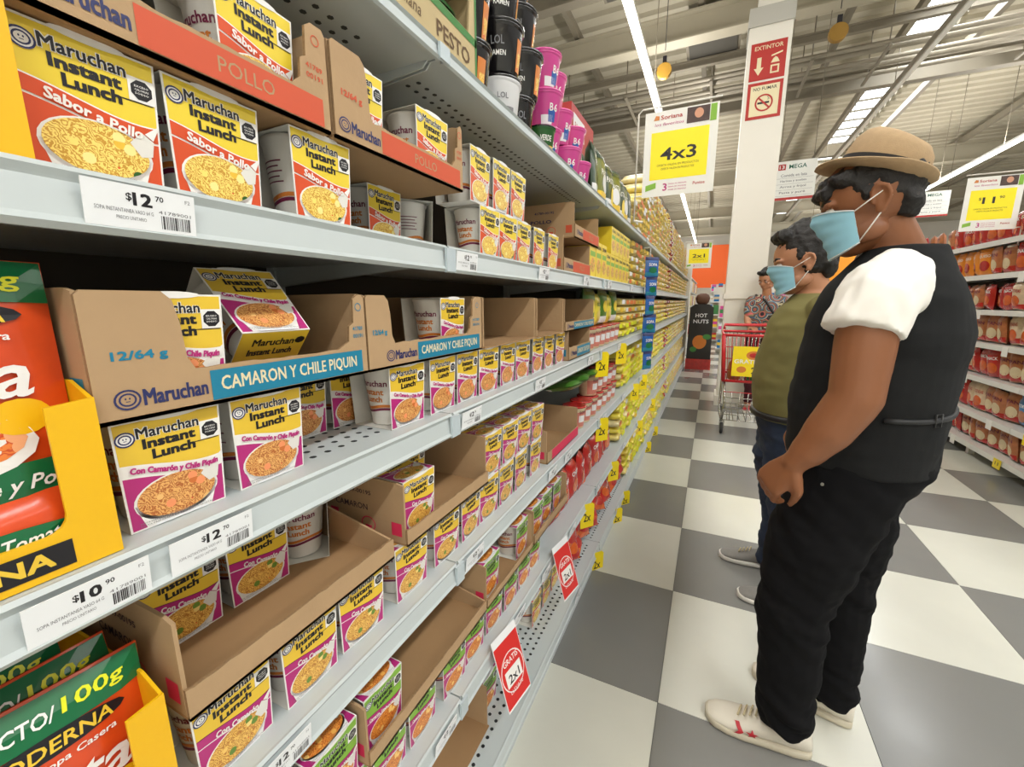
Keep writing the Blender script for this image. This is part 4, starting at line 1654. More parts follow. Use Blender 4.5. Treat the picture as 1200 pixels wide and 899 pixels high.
def aisle_sign(x, y, z, w, h, label):
    t = thing('aisle_sign', (x, y, z), label, 'sign')
    q = MB()
    q.box((0, -.01, 0), (w, .01, h), sign_w)
    q.build('board', t)
    a = Art()
    a.rect(w * .08, h * .78, w * .26, h * .93, redsign, 1)
    a.text('13', w * .11, h * .81, w * .12, h * .09, sign_w, 2, bold=.03)
    a.text('MEGA', w * .34, h * .80, w * .42, h * .11, mat('sign_dark_green', s(20, 96, 76), .5), 1, bold=.05)
    for k, st in enumerate(('Comida en lata', 'Harinas y aceites', 'Arroz y frijol', 'Pasta y puré')):
        a.text(st, w * .16, h * (.60 - .15 * k), w * .62, h * .075, grey_t, 1, bold=.01)
        a.rect(w * .06, h * (.56 - .15 * k), w * .94, h * (.565 - .15 * k), grey_t, 1)
    a.rect(0, 0, w, h * .07, redsign, 1)
    link('print', a.mesh('print', lambda u, v, d: (u, -.0104 - d * 4, v)), t)
    q = MB()
    for xx in (w * .1, w * .9):
        q.tube([(xx, 0, h), (xx, 0, 7.0 - z)], .006, beam_d, 5)
    q.build('hanging_wires', t)


aisle_sign(.84, 9.5, 3.08, .64, .66, 'white hanging aisle board lettered MEGA beside the white pillar')
aisle_sign(4.45, 14.6, 3.35, .66, .60, 'white hanging aisle board between the hat and the price banner')

# ------------------------------------------------------------------ right gondola
RX = 2.0
t = g2 = thing('shelf_run', (0, 0, 0), 'white shelving of red snack pouches on the right of the aisle', 'shelving')
wsh = mat('shelf_white_steel', s(222, 222, 218), .35)
RZ = [.12, .37, .66, .93, 1.19, 1.47, 1.73]
q = MB()
q.box((RX + .42, 2.9, 0.02), (RX + .44, 5.2, 1.85), steel_d)
q.build('back_panel', g2)
q = MB()
q.box((RX + .42, 5.2, 0.02), (RX + .44, 9.0, 1.85), steel_d)
q.build('back_panel', g2)
for z in RZ:
    for (a0, b0) in ((2.9, 4.1), (4.1, 5.3), (5.3, 6.5), (6.5, 7.7), (7.7, 9.0)):
        q = MB()
        q.box((RX, a0 + .002, z - .02), (RX + .42, b0 - .002, z), wsh)
        d = q.build('shelf_board', g2)
        q = MB()
        q.box((RX - .012, a0 + .002, z - .035), (RX - .0005, b0 - .002, z + .006), wsh)
        q.build('price_rail', d)
for y in (2.9, 4.1, 5.3, 6.5, 7.7, 9.0):
    q = MB()
    q.box((RX + .39, y - .015, 0), (RX + .419, y + .015, 1.85), wsh)
    q.build('upright', g2)
for yy in (3.5, 4.7, 5.9, 7.1):
    q = MB()
    q.box((RX + .05, yy - .02, 0), (RX + .09, yy + .02, .10), wsh)
    q.build('foot', g2)


def strong(nm, c, patchm, word, wc=wht, w=.135, h=.205, d=.06, bot=None):
    return bag_parts(w, h, d, c, None, bot, words=[(word, -w * .35, h * .66, w * .7, h * .12, wc, 0)], patch=[(0, h * .36, w * .32, h * .2, patchm)], nu=7, nv=8)


brn = mat('clear_pack_brown', s(176, 108, 66), .3, coat=.4, noise_s=30, noise_a=.5)
orange2 = mat('foil_bright_orange', s(232, 140, 30), .3, coat=.3, noise_s=12, noise_a=.25)
blu2 = mat('foil_bright_blue', s(24, 110, 170), .3, coat=.3)
grn2 = mat('foil_mid_green', s(60, 130, 70), .3, coat=.3, noise_s=15, noise_a=.4)
KB = {'red': strong('red', redfoil, orfoil, 'SNACK'), 'brown': strong('brown', brn, beige_b, 'PAN', maroon, bot=redfoil), 'orange': strong('or', orange2, redfoil, 'CHEETO'.replace('CHEETO', 'QUESO')),
      'blue': strong('bl', blu2, brn, 'PALOMITAS'), 'green': strong('gr', grn2, whpl, 'LIMON', yel), 'pale': strong('pale', mat('pack_pale', s(214, 190, 160), .35, noise_s=30, noise_a=.4), orfoil, 'TOSTADAS', redsign, bot=redfoil)}
pat = [['red', 'red', 'brown', 'brown', 'brown', 'brown', 'orange', 'green'], ['red', 'red', 'pale', 'brown', 'blue', 'brown', 'brown', 'green'], ['red', 'pale', 'red', 'brown', 'brown', 'blue', 'brown', 'orange'],
       ['red', 'brown', 'brown', 'pale', 'brown', 'pale', 'blue', 'brown'], ['red', 'brown', 'red', 'pale', 'pale', 'brown', 'blue', 'green'], ['orange', 'orange', 'brown', 'red', 'pale', 'blue', 'green', 'green'], ['red', 'red', 'red', 'pale', 'red', 'red', 'brown', 'red']]
for li, z in enumerate(RZ):
    n = 0
    y = 5.55
    while y > 3.0:
        kd = pat[li][int((5.55 - y) / .32) % 8]
        n += 1
        h = 1.05 if li in (1, 2, 3, 5) else .98
        place('snack_pouch', KB[kd], (RX + .085 + R.uniform(-.010, .02), y, z + .010), '%s snack pouch, %s from the far end on the %s right-hand shelf up' % (kd, ORD[n - 1], ORD[li]), 'snack pouch',
              'snack pouches on the right shelving', (R.uniform(-.1, .1), math.radians(R.uniform(2, 8)), PI + R.uniform(-.35, .35)), (1, 1, h))
        y -= .135 + R.uniform(-.01, .01)
    for n2 in range(17):
        kd = pat[li][(n2 // 3 + li) % 8]
        place('snack_pouch', KB[kd], (RX + .085 + R.uniform(-.01, .02), 5.75 + n2 * .19, z + .010), '%s snack pouch, %s one past the middle, %s right-hand shelf up' % (kd, ORD[n2], ORD[li]), 'snack pouch',
              'snack pouches on the far half of the right shelving', (0, math.radians(5), PI + R.uniform(-.3, .3)))
    for y in (3.45, 3.9, 4.35, 4.8, 5.25):
        if (li + int(y * 10)) % 2 or li == 6:
            continue
        t = thing('price_ticket', (RX - .013, y, z - .03), 'white ticket near %.1f m along the %s right-hand shelf'.replace('%.1f m along', '%s spot of') % (ORD[int((y - 3.4) / .45)], ORD[li]), 'price tag')
        q = MB()
        q.box((-.002, -.035, -.04), (0, .035, .03), wht)
        q.build('card', t)
for (li, y) in ((0, 3.55), (0, 4.15), (1, 3.9), (2, 3.72), (1, 3.3), (2, 3.25)):
    t = thing('shelf_flag', (RX - .017, y, RZ[li] - .02), 'yellow ticket on the %s right-hand shelf, %s one' % (ORD[li], 'nearer' if y in (3.55, 3.3, 3.25) else 'farther'), 'price tag')
    q = MB()
    q.box((-.002, -.045, -.045), (0, .045, .025), tagy)
    q.build('card', t)
    a = Art()
    a.text('11', -.02, -.02, .04, .025, blk, 1, bold=.03)
    link('print', a.mesh('print', lambda u, v, d: (-.0023 - d, -u, v)), t)
n = 0
for y in (3.62, 3.70, 3.78):
    for k in range(4):
        n += 1
        place('green_packet', strong('g', grn2, whpl, 'LIMON', yel, .07, .10, .03), (RX - .04, y, 1.50 - k * .11), 'hanging green packet, %s counted down the right-hand clip strips' % ORD[n - 1], 'packet', 'green hanging packets', (0, 0, PI + R.uniform(-.4, .4)))

# ------------------------------------------------------------------ far end of the store
orwall = mat('orange_board', s(232, 96, 26), .5)
t = thing('orange_board', (-1.0, 22, 1.9), 'orange hanging board far behind, left of the pillar', 'board')
q = MB()
q.box((-.2, 0, 0), (2.6, .08, 1.9), orwall)
q.build('panel', t)
q = MB()
q.tube([(.1, .04, 1.9), (.1, .04, 5.1)], .01, beam_d, 5)
q.tube([(2.3, .04, 1.9), (2.3, .04, 5.1)], .01, beam_d, 5)
q.build('hanging_wires', t)
t = thing('orange_board', (3.4, 22.6, 2.1), 'orange hanging board far behind, right of the pillar', 'board')
q = MB()
q.box((0, 0, 0), (3.0, .08, 1.8), mat('amber_board', s(240, 150, 30), .5))
q.build('panel', t)
q = MB()
q.tube([(.2, .04, 1.8), (.2, .04, 4.9)], .01, beam_d, 5)
q.tube([(2.8, .04, 1.8), (2.8, .04, 4.9)], .01, beam_d, 5)
q.build('hanging_wires', t)
t = thing('partition', (-4.6, 20, 0), 'white partition block at the far left end of the aisle', 'partition')
q = MB()
q.box((0, 0, 0), (3.1, .3, 4.0), white_m)
q.build('panel', t)
q = MB()
q.box((-.02, -.02, 4.0), (3.12, .32, 4.06), white_m)
q.build('coping', t)
# far white gondola
t = thing('shelf_run', (-.95, 11.0, 0), 'far grey-white shelving end beyond the pasta shelves', 'shelving')
q = MB()
q.box((0, 0, 0), (.04, 4.2, 2.0), white_m)
q.build('back_panel', t)
for k in range(6):
    q = MB()
    q.box((.04, 0, .12 + k * .34), (.45, 4.2, .15 + k * .34), steel)
    q.build('shelf_board', t)
q = MB()
q.box((.0, -.02, 0), (.46, 0, 2.05), white_m)
q.build('end_panel', t)
n = 0
for k in range(5):
    for j in range(8):
        n += 1
        tt = thing('grocery_box', (-.62, 11.3 + j * .5, .15 + k * .34 + .001), 'pale grocery box, column %s of row %s on the far shelving end' % (ORD[j], ORD[k]), 'box', 'grocery boxes on the far shelving')
        q = MB()
        q.box((-.14, -.2, 0), (.14, .2, .24), [whpl, pasta_y, beige_b, redfoil][(k * 3 + j) % 4])
        q.build('box_body', tt)
# promotional standee
t = thing('promo_standee', (-.17, 8.75, 0), 'black cardboard floor display with orange disc and red base', 'display')
q = MB()
q.box((-.22, -.12, 0), (.22, .12, .20), redfoil)
q.build('base', t)
bkc = mat('standee_black', s(34, 32, 30), .5, noise_s=6, noise_a=.3)
q = MB()
q.prism([(-.21, .20), (.21, .20), (.20, 1.16), (.12, 1.22), (-.12, 1.22), (-.20, 1.16)], -.10, .10, 'y', bkc)
q.build('panel', t)
q = MB()
q.loft([((0, 0, z_), (a_, 0, 0), (0, a_ * .8, 0)) for z_, a_ in ((1.2, .06), (1.26, .11), (1.33, .125), (1.39, .10), (1.42, .05))], mat('standee_brown', s(90, 58, 40), .6), 16)
q.build('topper', t)
a = Art()
a.text('HOT', -.10, .98, .2, .07, whpl, 1, bold=.03)
a.text('NUTS', -.13, .87, .26, .07, whpl, 1, bold=.03)
a.ell(0, .52, .12, .13, orng, 1)
a.ell(.12, .62, .07, .05, pgreen, 2)
a.ell(-.1, .38, .06, .05, pgreen, 2)
link('print', a.mesh('print', lambda u, v, d: (u, -.102 - d * 4, v)), t)
# stands of goods behind
cols = [blu2, redfoil, whpl, yel_b, pinkpl, grn2, beige_b]
for si, (x, y, w, h) in enumerate(((.15, 11.6, 1.1, 1.5), (.0, 14.2, 1.6, 1.7), (2.6, 12.0, 1.6, 1.6), (-.1, 17.5, 2.4, 1.9), (3.2, 17.0, 2.6, 1.9))):
    t = thing('goods_stand', (x, y, 0), 'white floor stand of mixed goods, %s of those behind the cart' % ORD[si], 'display stand')
    q = MB()
    q.box((0, .3, 0), (w, .34, h), white_m)
    q.build('back_panel', t)
    n = int(h / .38)
    for k in range(n):
        q = MB()
        q.box((0, 0, .1 + k * .38), (w, .3, .13 + k * .38), wsh)
        q.build('shelf_board', t)
        m = int(w / .2)
        for j in range(m):
            tt = thing('grocery_box', (x + .1 + j * (w - .2) / max(1, m - 1), y + .13, .131 + k * .38), 'grocery pack %s along, row %s up, on the %s stand behind the cart' % (ORD[j], ORD[k], ORD[si]), 'box', 'mixed packs on the far stands')
            q = MB()
            hh = .2 + .07 * ((k + j) % 3) / 2
            q.box((-.07, -.1, 0), (.07, .1, hh), cols[(k * 2 + j * 3 + si) % 7])
            q.box((-.072, -.1002, hh * .35), (.072, -.1, hh * .7), cols[(k + j + 3) % 7])
            q.build('box_body', tt)

# ------------------------------------------------------------------ people


def remesh(mb, voxel, name, mt, smooth=4, fac=.5, wrinkle=None):
    me = mb.mesh('tmp')
    o = bpy.data.objects.new('tmp', me)
    COL.objects.link(o)
    md = o.modifiers.new('r', 'REMESH')
    md.mode = 'VOXEL'
    md.voxel_size = voxel
    md.use_smooth_shade = True
    if smooth:
        sm = o.modifiers.new('s', 'SMOOTH')
        sm.iterations = smooth
        sm.factor = fac
    dg = bpy.context.evaluated_depsgraph_get()
    m2 = bpy.data.meshes.new_from_object(o.evaluated_get(dg))
    bpy.data.objects.remove(o)
    m2.name = name
    m2.materials.clear()
    m2.materials.append(mt)
    if wrinkle:
        ns = [v.normal.copy() for v in m2.vertices]
        for v, nrm in zip(m2.vertices, ns):
            v.co += nrm * wrinkle(v.co)
    m2.polygons.foreach_set('use_smooth', [True] * len(m2.polygons))
    m2.update()
    return m2


def ball(mb, c, a, b=None, cc=None, n=18, ax=None):
    """ellipsoid; ax = (forward, left, up) unit vectors"""
    b = b or a
    cc = cc or a
    X, Y, Z = ax or (Vector((1, 0, 0)), Vector((0, 1, 0)), Vector((0, 0, 1)))
    secs = []
    c = Vector(c)
    for k in range(1, n // 2 + 1):
        t = -PI / 2 + PI * k / (n // 2 + 1)
        secs.append((c + Z * cc * math.sin(t), X * a * math.cos(t), Y * b * math.cos(t)))
    mb.loft(secs, None, n)


def limb(mb, pts, n=16, cap=True):
    """pts: (x, y, z, r) or (x,y,z,ra,rb,dir) joined with a smooth taper"""
    P = [Vector(p[:3]) for p in pts]
    Rr = [p[3] for p in pts]
    path, rad = [], []
    for i in range(len(P) - 1):
        for k in range(4):
            t = k / 4
            path.append(P[i].lerp(P[i + 1], t))
            tt = t * t * (3 - 2 * t)
            rad.append(Rr[i] + (Rr[i + 1] - Rr[i]) * tt)
    path.append(P[-1])
    rad.append(Rr[-1])
    mb.tube(path, rad, None, n)
    for p, r in ((P[0], Rr[0]), (P[-1], Rr[-1]))[:2 if cap else 1]:
        ball(mb, p, r * .98)


class PB_(MB):
    def m(self, mt):
        return 0

    def mesh(self, name):
        self.mats = []
        return MB.mesh(self, name)


skin1 = mat('skin_tan', s(136, 86, 54), .5, noise_s=9, noise_a=.10, bump=.1, bump_s=300)
skin2 = mat('skin_light_tan', s(178, 126, 94), .5, noise_s=9, noise_a=.08)
hairm = mat('hair_black', s(20, 17, 16), .55, bump=.9, bump_s=260)
vest_m = mat('vest_charcoal', s(31, 32, 33), .95, spec=.2, noise_s=3, noise_a=.06, bump=.2, bump_s=600)
vest_t = mat('vest_back_satin', s(30, 31, 33), .6)
shirt_w = mat('cotton_white', s(232, 230, 224), .85, noise_s=6, noise_a=.02, bump=.15, bump_s=700)
olive = mat('cotton_olive', s(118, 112, 66), .9, noise_s=5, noise_a=.05, bump=.15, bump_s=600)
black_j = mat('black_denim', s(17, 17, 19), .95, spec=.15, noise_s=8, noise_a=.12, bump=.3, bump_s=900)
blue_j = mat('blue_denim', s(32, 46, 68), .85, noise_s=8, noise_a=.15, bump=.3, bump_s=900)
mask_m = mat('surgical_blue', s(150, 206, 228), .7, noise_s=60, noise_a=.03)
straw = mat('hat_felt_tan', s(172, 146, 112), .9, noise_s=90, noise_a=.12, bump=.4, bump_s=500)
hatband = mat('hat_band_black', s(30, 28, 28), .7)
leather = mat('shoe_white_leather', s(206, 200, 186), .5, noise_s=12, noise_a=.06)
soleg = mat('shoe_sole_cream', s(188, 180, 160), .6)
suede = mat('shoe_grey_canvas', s(128, 126, 122), .85, noise_s=60, noise_a=.12)
solew = mat('shoe_sole_white', s(226, 224, 216), .5)
starred = mat('shoe_red_trim', s(176, 30, 44), .5)
lacem = mat('shoe_lace', s(186, 172, 138), .8)
beltm = mat('belt_black', s(18, 17, 17), .5)
chromeish = mat('rivet_metal', s(150, 148, 140), .4, .8)
eyew = mat('eye_white', s(220, 214, 206), .3)
eyeb = mat('eye_dark', s(40, 24, 16), .2)


def wr(amp, kx, kz, ph=0, zlo=None):
    def f(co):
        a = noise.noise(Vector((co.x * kx, co.y * kx, co.z * kz + ph)))
        b = noise.noise(Vector((co.x * kx * 2.2 + 5, co.y * kx * 2.2, co.z * kz * 2.5 + ph)))
        g = amp * (a + .5 * b)
        if zlo:
            g *= zlo(co)
        return g
    return f


def shoe(t, base, heel, toe, upper, sole, w=.046, brand=False, toecap=None):
    h0 = Vector((heel[0], heel[1], 0)) - Vector(base)
    d = (Vector((toe[0], toe[1], 0)) - Vector((heel[0], heel[1], 0)))
    L = d.length
    d.normalize()
    n = Vector((-d.y, d.x, 0))
    prof = [(0, .55, .055), (.04, .76, .070), (.15, .86, .080), (.32, .86, .082), (.48, .90, .066), (.62, .99, .052), (.78, 1.0, .042), (.9, .86, .036), (.97, .55, .028), (1.0, .22, .020)]

    def sec(k, grow, zb, zt):
        u, ww, hh = k
        bend = .006 * math.sin(u * PI)
        return (h0 + d * (L * u) + n * bend + Vector((0, 0, (zb + zt) / 2)), n * (w * ww + grow), Vector((0, 0, (zt - zb) / 2)))
    q = MB()
    q.loft([sec(k, 0, .012, k[2]) for k in prof], upper, 20, power=2.3)
    q = q.build('upper', t)
    so = MB()
    so.loft([sec(k, .004, 0.0005, .024 if k[0] < .85 else .026) for k in prof], sole, 20, power=5)
    so.build('sole', t)
    la = MB()
    for i in range(4):
        u = .50 + i * .055
        zc = .072 - i * .006
        c = h0 + d * (L * u)
        pts = [c + n * (.020 * math.cos(a)) + Vector((0, 0, zc + .003 * math.sin(a))) + d * (.006 * math.cos(a)) for a in (0, .8, 1.6, 2.4, PI)]
        la.tube(pts, .0028, lacem, 6)
    la.build('laces', t)
    if brand:
        # red chevron and star on the outer side
        side = -1 if n.y > 0 else 1
        a = Art()
        for k in range(-6, 6):
            v0, v1 = k * .0028, (k + 1) * .0028
            c0, c1 = -.016 - abs(v0) * .75, -.016 - abs(v1) * .75
            for w0, w1 in ((0, .005), (.005, .010)):
                a.poly([(c0 + w0, v0), (c0 + w1, v0), (c1 + w1, v1), (c1 + w0, v1)], starred, 1)
        pts = []
        for k in range(10):
            r_ = .013 if k % 2 == 0 else .0055
            q_ = PI / 2 + k * PI / 5
            pts.append((.010 + r_ * math.cos(q_), r_ * math.sin(q_)))
        a.poly(pts, starred, 1)

        def onshoe(u, v, dd):
            u, v = u * 1.35, v * 1.35
            uu = .60 - u / L
            # half width and height here
            for i in range(len(prof) - 1):
                if prof[i][0] <= uu <= prof[i + 1][0]:
                    k = (uu - prof[i][0]) / (prof[i + 1][0] - prof[i][0])
                    ww = prof[i][1] + (prof[i + 1][1] - prof[i][1]) * k
                    hh = prof[i][2] + (prof[i + 1][2] - prof[i][2]) * k
            zz = .036 + v * .75
            mid, hf = (.012 + hh) / 2, (hh - .012) / 2
            e = max(0, 1 - abs((zz - mid) / hf) ** 2.3) ** (1 / 2.3)
            return tuple(h0 + d * (L * uu) + n * (.006 * math.sin(uu * PI)) + n * side * (w * ww * max(e, .5) + .0055 + dd) + Vector((0, 0, min(zz, hh - .001))))
        link('emblem', a.mesh('emblem', onshoe), t)


def hand(mb, wrist, d, back, thumb_side, sc=1.0, curl=1.0):
    """palm + five fingers; d = direction of the hand, back = direction the knuckles face"""
    w = Vector(wrist)
    d = Vector(d).normalized()
    b = Vector(back)
    b = (b - d * b.dot(d)).normalized()
    sd = d.cross(b) * thumb_side
    # palm
    secs = []
    for u, ww, tt in ((-.01, .026, .020), (.02, .032, .018), (.05, .040, .016), (.085, .041, .014), (.095, .036, .011)):
        secs.append((w + d * u * sc, sd * ww * sc, b * tt * sc))
    mb.loft(secs, None, 16, power=2.6)
    lens = [.070, .078, .072, .056]
    for i, ln in enumerate(lens):
        o = w + d * (.088 * sc) + sd * ((.030 - .020 * i) * sc) - b * .002
        p = [o]
        dirn = d.copy()
        ang = 0
        segs = (.45, .31, .24)
        for k, sg in enumerate(segs):
            ang += (.55, .75, .5)[k] * curl
            dirn = (d * math.cos(ang) - b * math.sin(ang)).normalized()
            p.append(p[-1] + dirn * ln * sg * sc)
        limb(mb, [(*p[0], .0098 * sc), (*p[1], .0090 * sc), (*p[2], .0082 * sc), (*p[3], .0070 * sc)], 10)
    o = w + d * .02 * sc + sd * .026 * sc
    p1 = o + (d * .6 + sd * .7 - b * .3).normalized() * .036 * sc
    p2 = p1 + (d * .9 + sd * .15 - b * .35).normalized() * .028 * sc
    p3 = p2 + (d * .95 - b * .4).normalized() * .024 * sc
    limb(mb, [(*o, .015 * sc), (*p1, .0118 * sc), (*p2, .0098 * sc), (*p3, .0078 * sc)], 10)


def head(t, c, F, U, skin, hair, base, sc=1.0, fringe=True, bald_under_hat=False, hair_h=.02, hairs=None, mask=True):
    """head with face; F forward, U up. returns axes"""
    F = Vector(F).normalized()
    U = (Vector(U) - F * Vector(U).dot(F)).normalized()
    Lf = U.cross(F)
    ax = (F, Lf, U)
    c = Vector(c) - Vector(base)

    def Q(f, l, u):
        return c + (F * f + Lf * l + U * u) * sc
    mb = PB_()
    ball(mb, Q(-.008, 0, .028), .096 * sc, .076 * sc, .088 * sc, 24, ax)       # skull
    ball(mb, Q(.022, 0, -.035), .064 * sc, .058 * sc, .072 * sc, 20, ax)     # face
    ball(mb, Q(.040, 0, -.085), .034 * sc, .036 * sc, .026 * sc, 16, ax)     # chin
    for l in (-1, 1):
        ball(mb, Q(.012, l * .045, -.062), .038 * sc, .018 * sc, .026 * sc, 14, ax)
        ball(mb, Q(.055, l * .038, -.020), .020 * sc, .022 * sc, .018 * sc, 14, ax)   # cheeks
        ball(mb, Q(.070, l * .032, .018), .016 * sc, .024 * sc, .009 * sc, 12, ax)    # brow
        # ear
        limb(mb, [(*Q(.004, l * .079, -.012), .0042 * sc), (*Q(.002, l * .083, .014), .0045 * sc), (*Q(-.010, l * .088, .026), .0048 * sc), (*Q(-.024, l * .091, .018), .005 * sc),
                  (*Q(-.028, l * .090, .002), .0048 * sc), (*Q(-.021, l * .086, -.018), .0045 * sc), (*Q(-.010, l * .081, -.032), .0062 * sc), (*Q(-.002, l * .078, -.030), .005 * sc)], 10)
        ball(mb, Q(-.014, l * .079, -.002), .012 * sc, .006 * sc, .024 * sc, 12, ax)
        ball(mb, Q(-.010, l * .079, -.024), .010 * sc, .007 * sc, .014 * sc, 12, ax)
    limb(mb, [(*Q(.078, 0, .010), .008 * sc), (*Q(.092, 0, -.016), .0115 * sc), (*Q(.090, 0, -.030), .014 * sc)], 12)
    ball(mb, Q(.074, 0, -.058), .014 * sc, .024 * sc, .008 * sc, 12, ax)
    ball(mb, Q(.072, 0, -.068), .014 * sc, .022 * sc, .008 * sc, 12, ax)
    hm = remesh(mb, .0042, 'head', skin, 3)
    h = link('head', hm, t)
    for l in (-1, 1):
        e = MB()
        cc = Q(.070, l * .031, .004)
        q = PB_()
        ball(q, cc, .0125 * sc, .0125 * sc, .0095 * sc, 12, ax)
        q.mats = []
        me = q.mesh('eye')
        me.materials.append(eyew)
        me.polygons.foreach_set('use_smooth', [True] * len(me.polygons))
        eo = link('eye', me, h)
        q = PB_()
        ball(q, cc + F * .0085 * sc - U * .002, .0052 * sc, .0058 * sc, .0058 * sc, 10, ax)
        me = q.mesh('iris')
        me.materials.append(eyeb)
        link('iris', me, h)
        q = MB()
        q.tube([Q(.084, l * .018, .024), Q(.082, l * .032, .029), Q(.070, l * .048, .024)], .0034 * sc, hair, 6)
        q.build('eyebrow', h)
    if hairs is None:
        q = PB_()
        ball(q, Q(-.022, 0, .044), (.098) * sc, (.080) * sc, (.084 + hair_h) * sc, 22, ax)
        ball(q, Q(-.070, 0, -.015), .040 * sc, .062 * sc, .060 * sc, 18, ax)
        for k in range(7):
            l = -.05 + .1 * k / 6
            ball(q, Q(.066 - abs(l) * .3, l, .088 + hair_h * .6), .026 * sc, .020 * sc, .024 * sc, 10, ax)
        for l in (-1, 1):
            ball(q, Q(.012, l * .068, .030), .012 * sc, .010 * sc, .030 * sc, 12, ax)
    else:
        q = PB_()
        for (f, l, u, a, b, cc) in hairs:
            ball(q, Q(f, l, u), a * sc, b * sc, cc * sc, 16, ax)
    hw = remesh(q, .005, 'hair', hair, 2, wrinkle=wr(.006, 45, 45))
    link('hair', hw, t)
    if mask:
        q = MB()
        NU, NV = 28, 20

        def ms(i, j, off=0):
            # i across the face, j from chin to nose
            a = (i - .5) * 2 * math.radians(74)
            v = -.108 + .118 * j
            rr = .080 * (1 - .07 * (1 - j))
            nose = .017 * math.exp(-(a / .42) ** 2) * math.exp(-((j - .82) / .28) ** 2)
            chin = -.010 * max(0, .35 - j)
            pl = .0018 * math.sin(j * PI * 8) * math.cos(a * .9)
            f = (rr + nose + pl + off + chin) * math.cos(a) - .004
            l = (rr * .86 + off) * math.sin(a)
            wv = v + .018 * (abs(a) / 1.29) ** 2 * (1 - 2 * j) * 1.2
            return Q(f + .016, l * 1.02, wv)
        q.grid(lambda i, j: ms(i, j, .004), NU, NV, mask_m)
        q.grid(lambda i, j: ms(1 - i, j, .0015), NU, NV, wht)
        mk = q.build('face_mask', t)
        for l, i in ((1, 1), (-1, 0)):
            q = MB()
            e = Q(-.020, l * .084, .012)
            e2 = Q(-.018, l * .084, -.022)
            q.tube([ms(i, .96, .003), (ms(i, .96, .003) + e) / 2 + Lf * l * .006, e, Q(-.030, l * .080, -.004), e2, (ms(i, .06, .003) + e2) / 2 + Lf * l * .004, ms(i, .06, .003)], .0016, wht, 6)
            q.build('ear_loop', mk)
        for j in (.02, .98):
            q = MB()
            q.tube([ms(i / 24, j, .0045) for i in range(25)], .0012, wht, 5)
            q.build('mask_edging', mk)
    return Q, ax


def torso(mb, secs, c0, F, L, base, n=36, power=2.3):
    F, L = Vector(F), Vector(L)
    out = []
    for z, f, a, b in secs:
        out.append((Vector((c0[0], c0[1], z)) + F * f - Vector(base), F * a, L * b))
    mb.loft(out, None, n, power=power)


V = Vector
# ---------------- man in the hat
base = V((.385, 1.345, 0))
m1 = thing('person', base, 'man in tan hat, blue mask, charcoal vest over white shirt and black trousers, standing', 'person')
F1 = V((-.93, .367, 0)).normalized()
L1 = V((-.367, -.93, 0)).normalized()


def W1(x, y, z, *r):
    return (x - base.x, y - base.y, z - base.z, *r)


HC = V((.312, 1.305, 1.492))
FH = V((-.955, .12, -.24)).normalized()
# body in one piece: neck, trunk, arms and hands
b = PB_()
torso(b, [(.86, 0, .125, .16), (1.0, .01, .15, .165), (1.15, -.005, .14, .165), (1.28, -.005, .115, .16), (1.35, -.005, .085, .13), (1.385, -.012, .065, .08)], base, F1, L1, base)
limb(b, [W1(.405, 1.35, 1.34, .066), W1(.375, 1.335, 1.40, .058), W1(.345, 1.318, 1.45, .056)])
limb(b, [W1(.352, 1.20, 1.305, .048), W1(.305, 1.145, 1.20, .056), W1(.298, 1.125, 1.06, .051), W1(.262, 1.128, .985, .048), W1(.232, 1.135, .93, .038), W1(.207, 1.142, .892, .0275)])
hand(b, W1(.207, 1.142, .892)[:3], (-.50, .28, -.80), (-.62, -.62, .2), -1, 1.0, 1.0)
limb(b, [W1(.43, 1.50, 1.30, .050), W1(.40, 1.56, 1.18, .054), W1(.38, 1.58, 1.05, .048), W1(.31, 1.52, .97, .040), W1(.27, 1.45, .93, .028)])
hand(b, W1(.27, 1.45, .93)[:3], (-.40, -.45, -.7), (-.8, .5, .2), 1, .98, .9)
link('body', remesh(b, .0055, 'body', skin1, 3), m1)
Q1, ax1 = head(m1, HC, FH, (-.1, 0, 1), skin1, hairm, base, 1.0,
               hairs=[(-.020, 0, .040, .096, .080, .080), (-.062, 0, -.010, .036, .062, .048)] + [(.072 - abs(l) * .5, l, .060 + .006 * (k % 2), .022, .016, .020) for k, l in enumerate((-.055, -.04, -.025, -.01, .005, .02, .035, .05, .062))]
               + [(.088 - abs(l) * .4, l, .048, .016, .013, .016) for l in (-.02, 0, .02, .04)] + [(.010, l * .070, .030, .014, .010, .028) for l in (-1, 1)])
# white shirt: sleeves and yoke
q = PB_()
limb(q, [W1(.357, 1.215, 1.318, .068), W1(.318, 1.166, 1.270, .074), W1(.297, 1.141, 1.200, .073)], cap=False)
limb(q, [W1(.45, 1.47, 1.325, .072), W1(.40, 1.53, 1.25, .072), W1(.385, 1.55, 1.19, .068)], cap=False)
torso(q, [(1.10, .0, .142, .170), (1.25, -.005, .128, .168), (1.33, -.008, .098, .148), (1.37, -.012, .075, .105), (1.392, -.014, .062, .072)], base, F1, L1, base)


def hem(co):
    return 1


link('shirt', remesh(q, .006, 'shirt', shirt_w, 3, wrinkle=wr(.011, 16, 9)), m1)
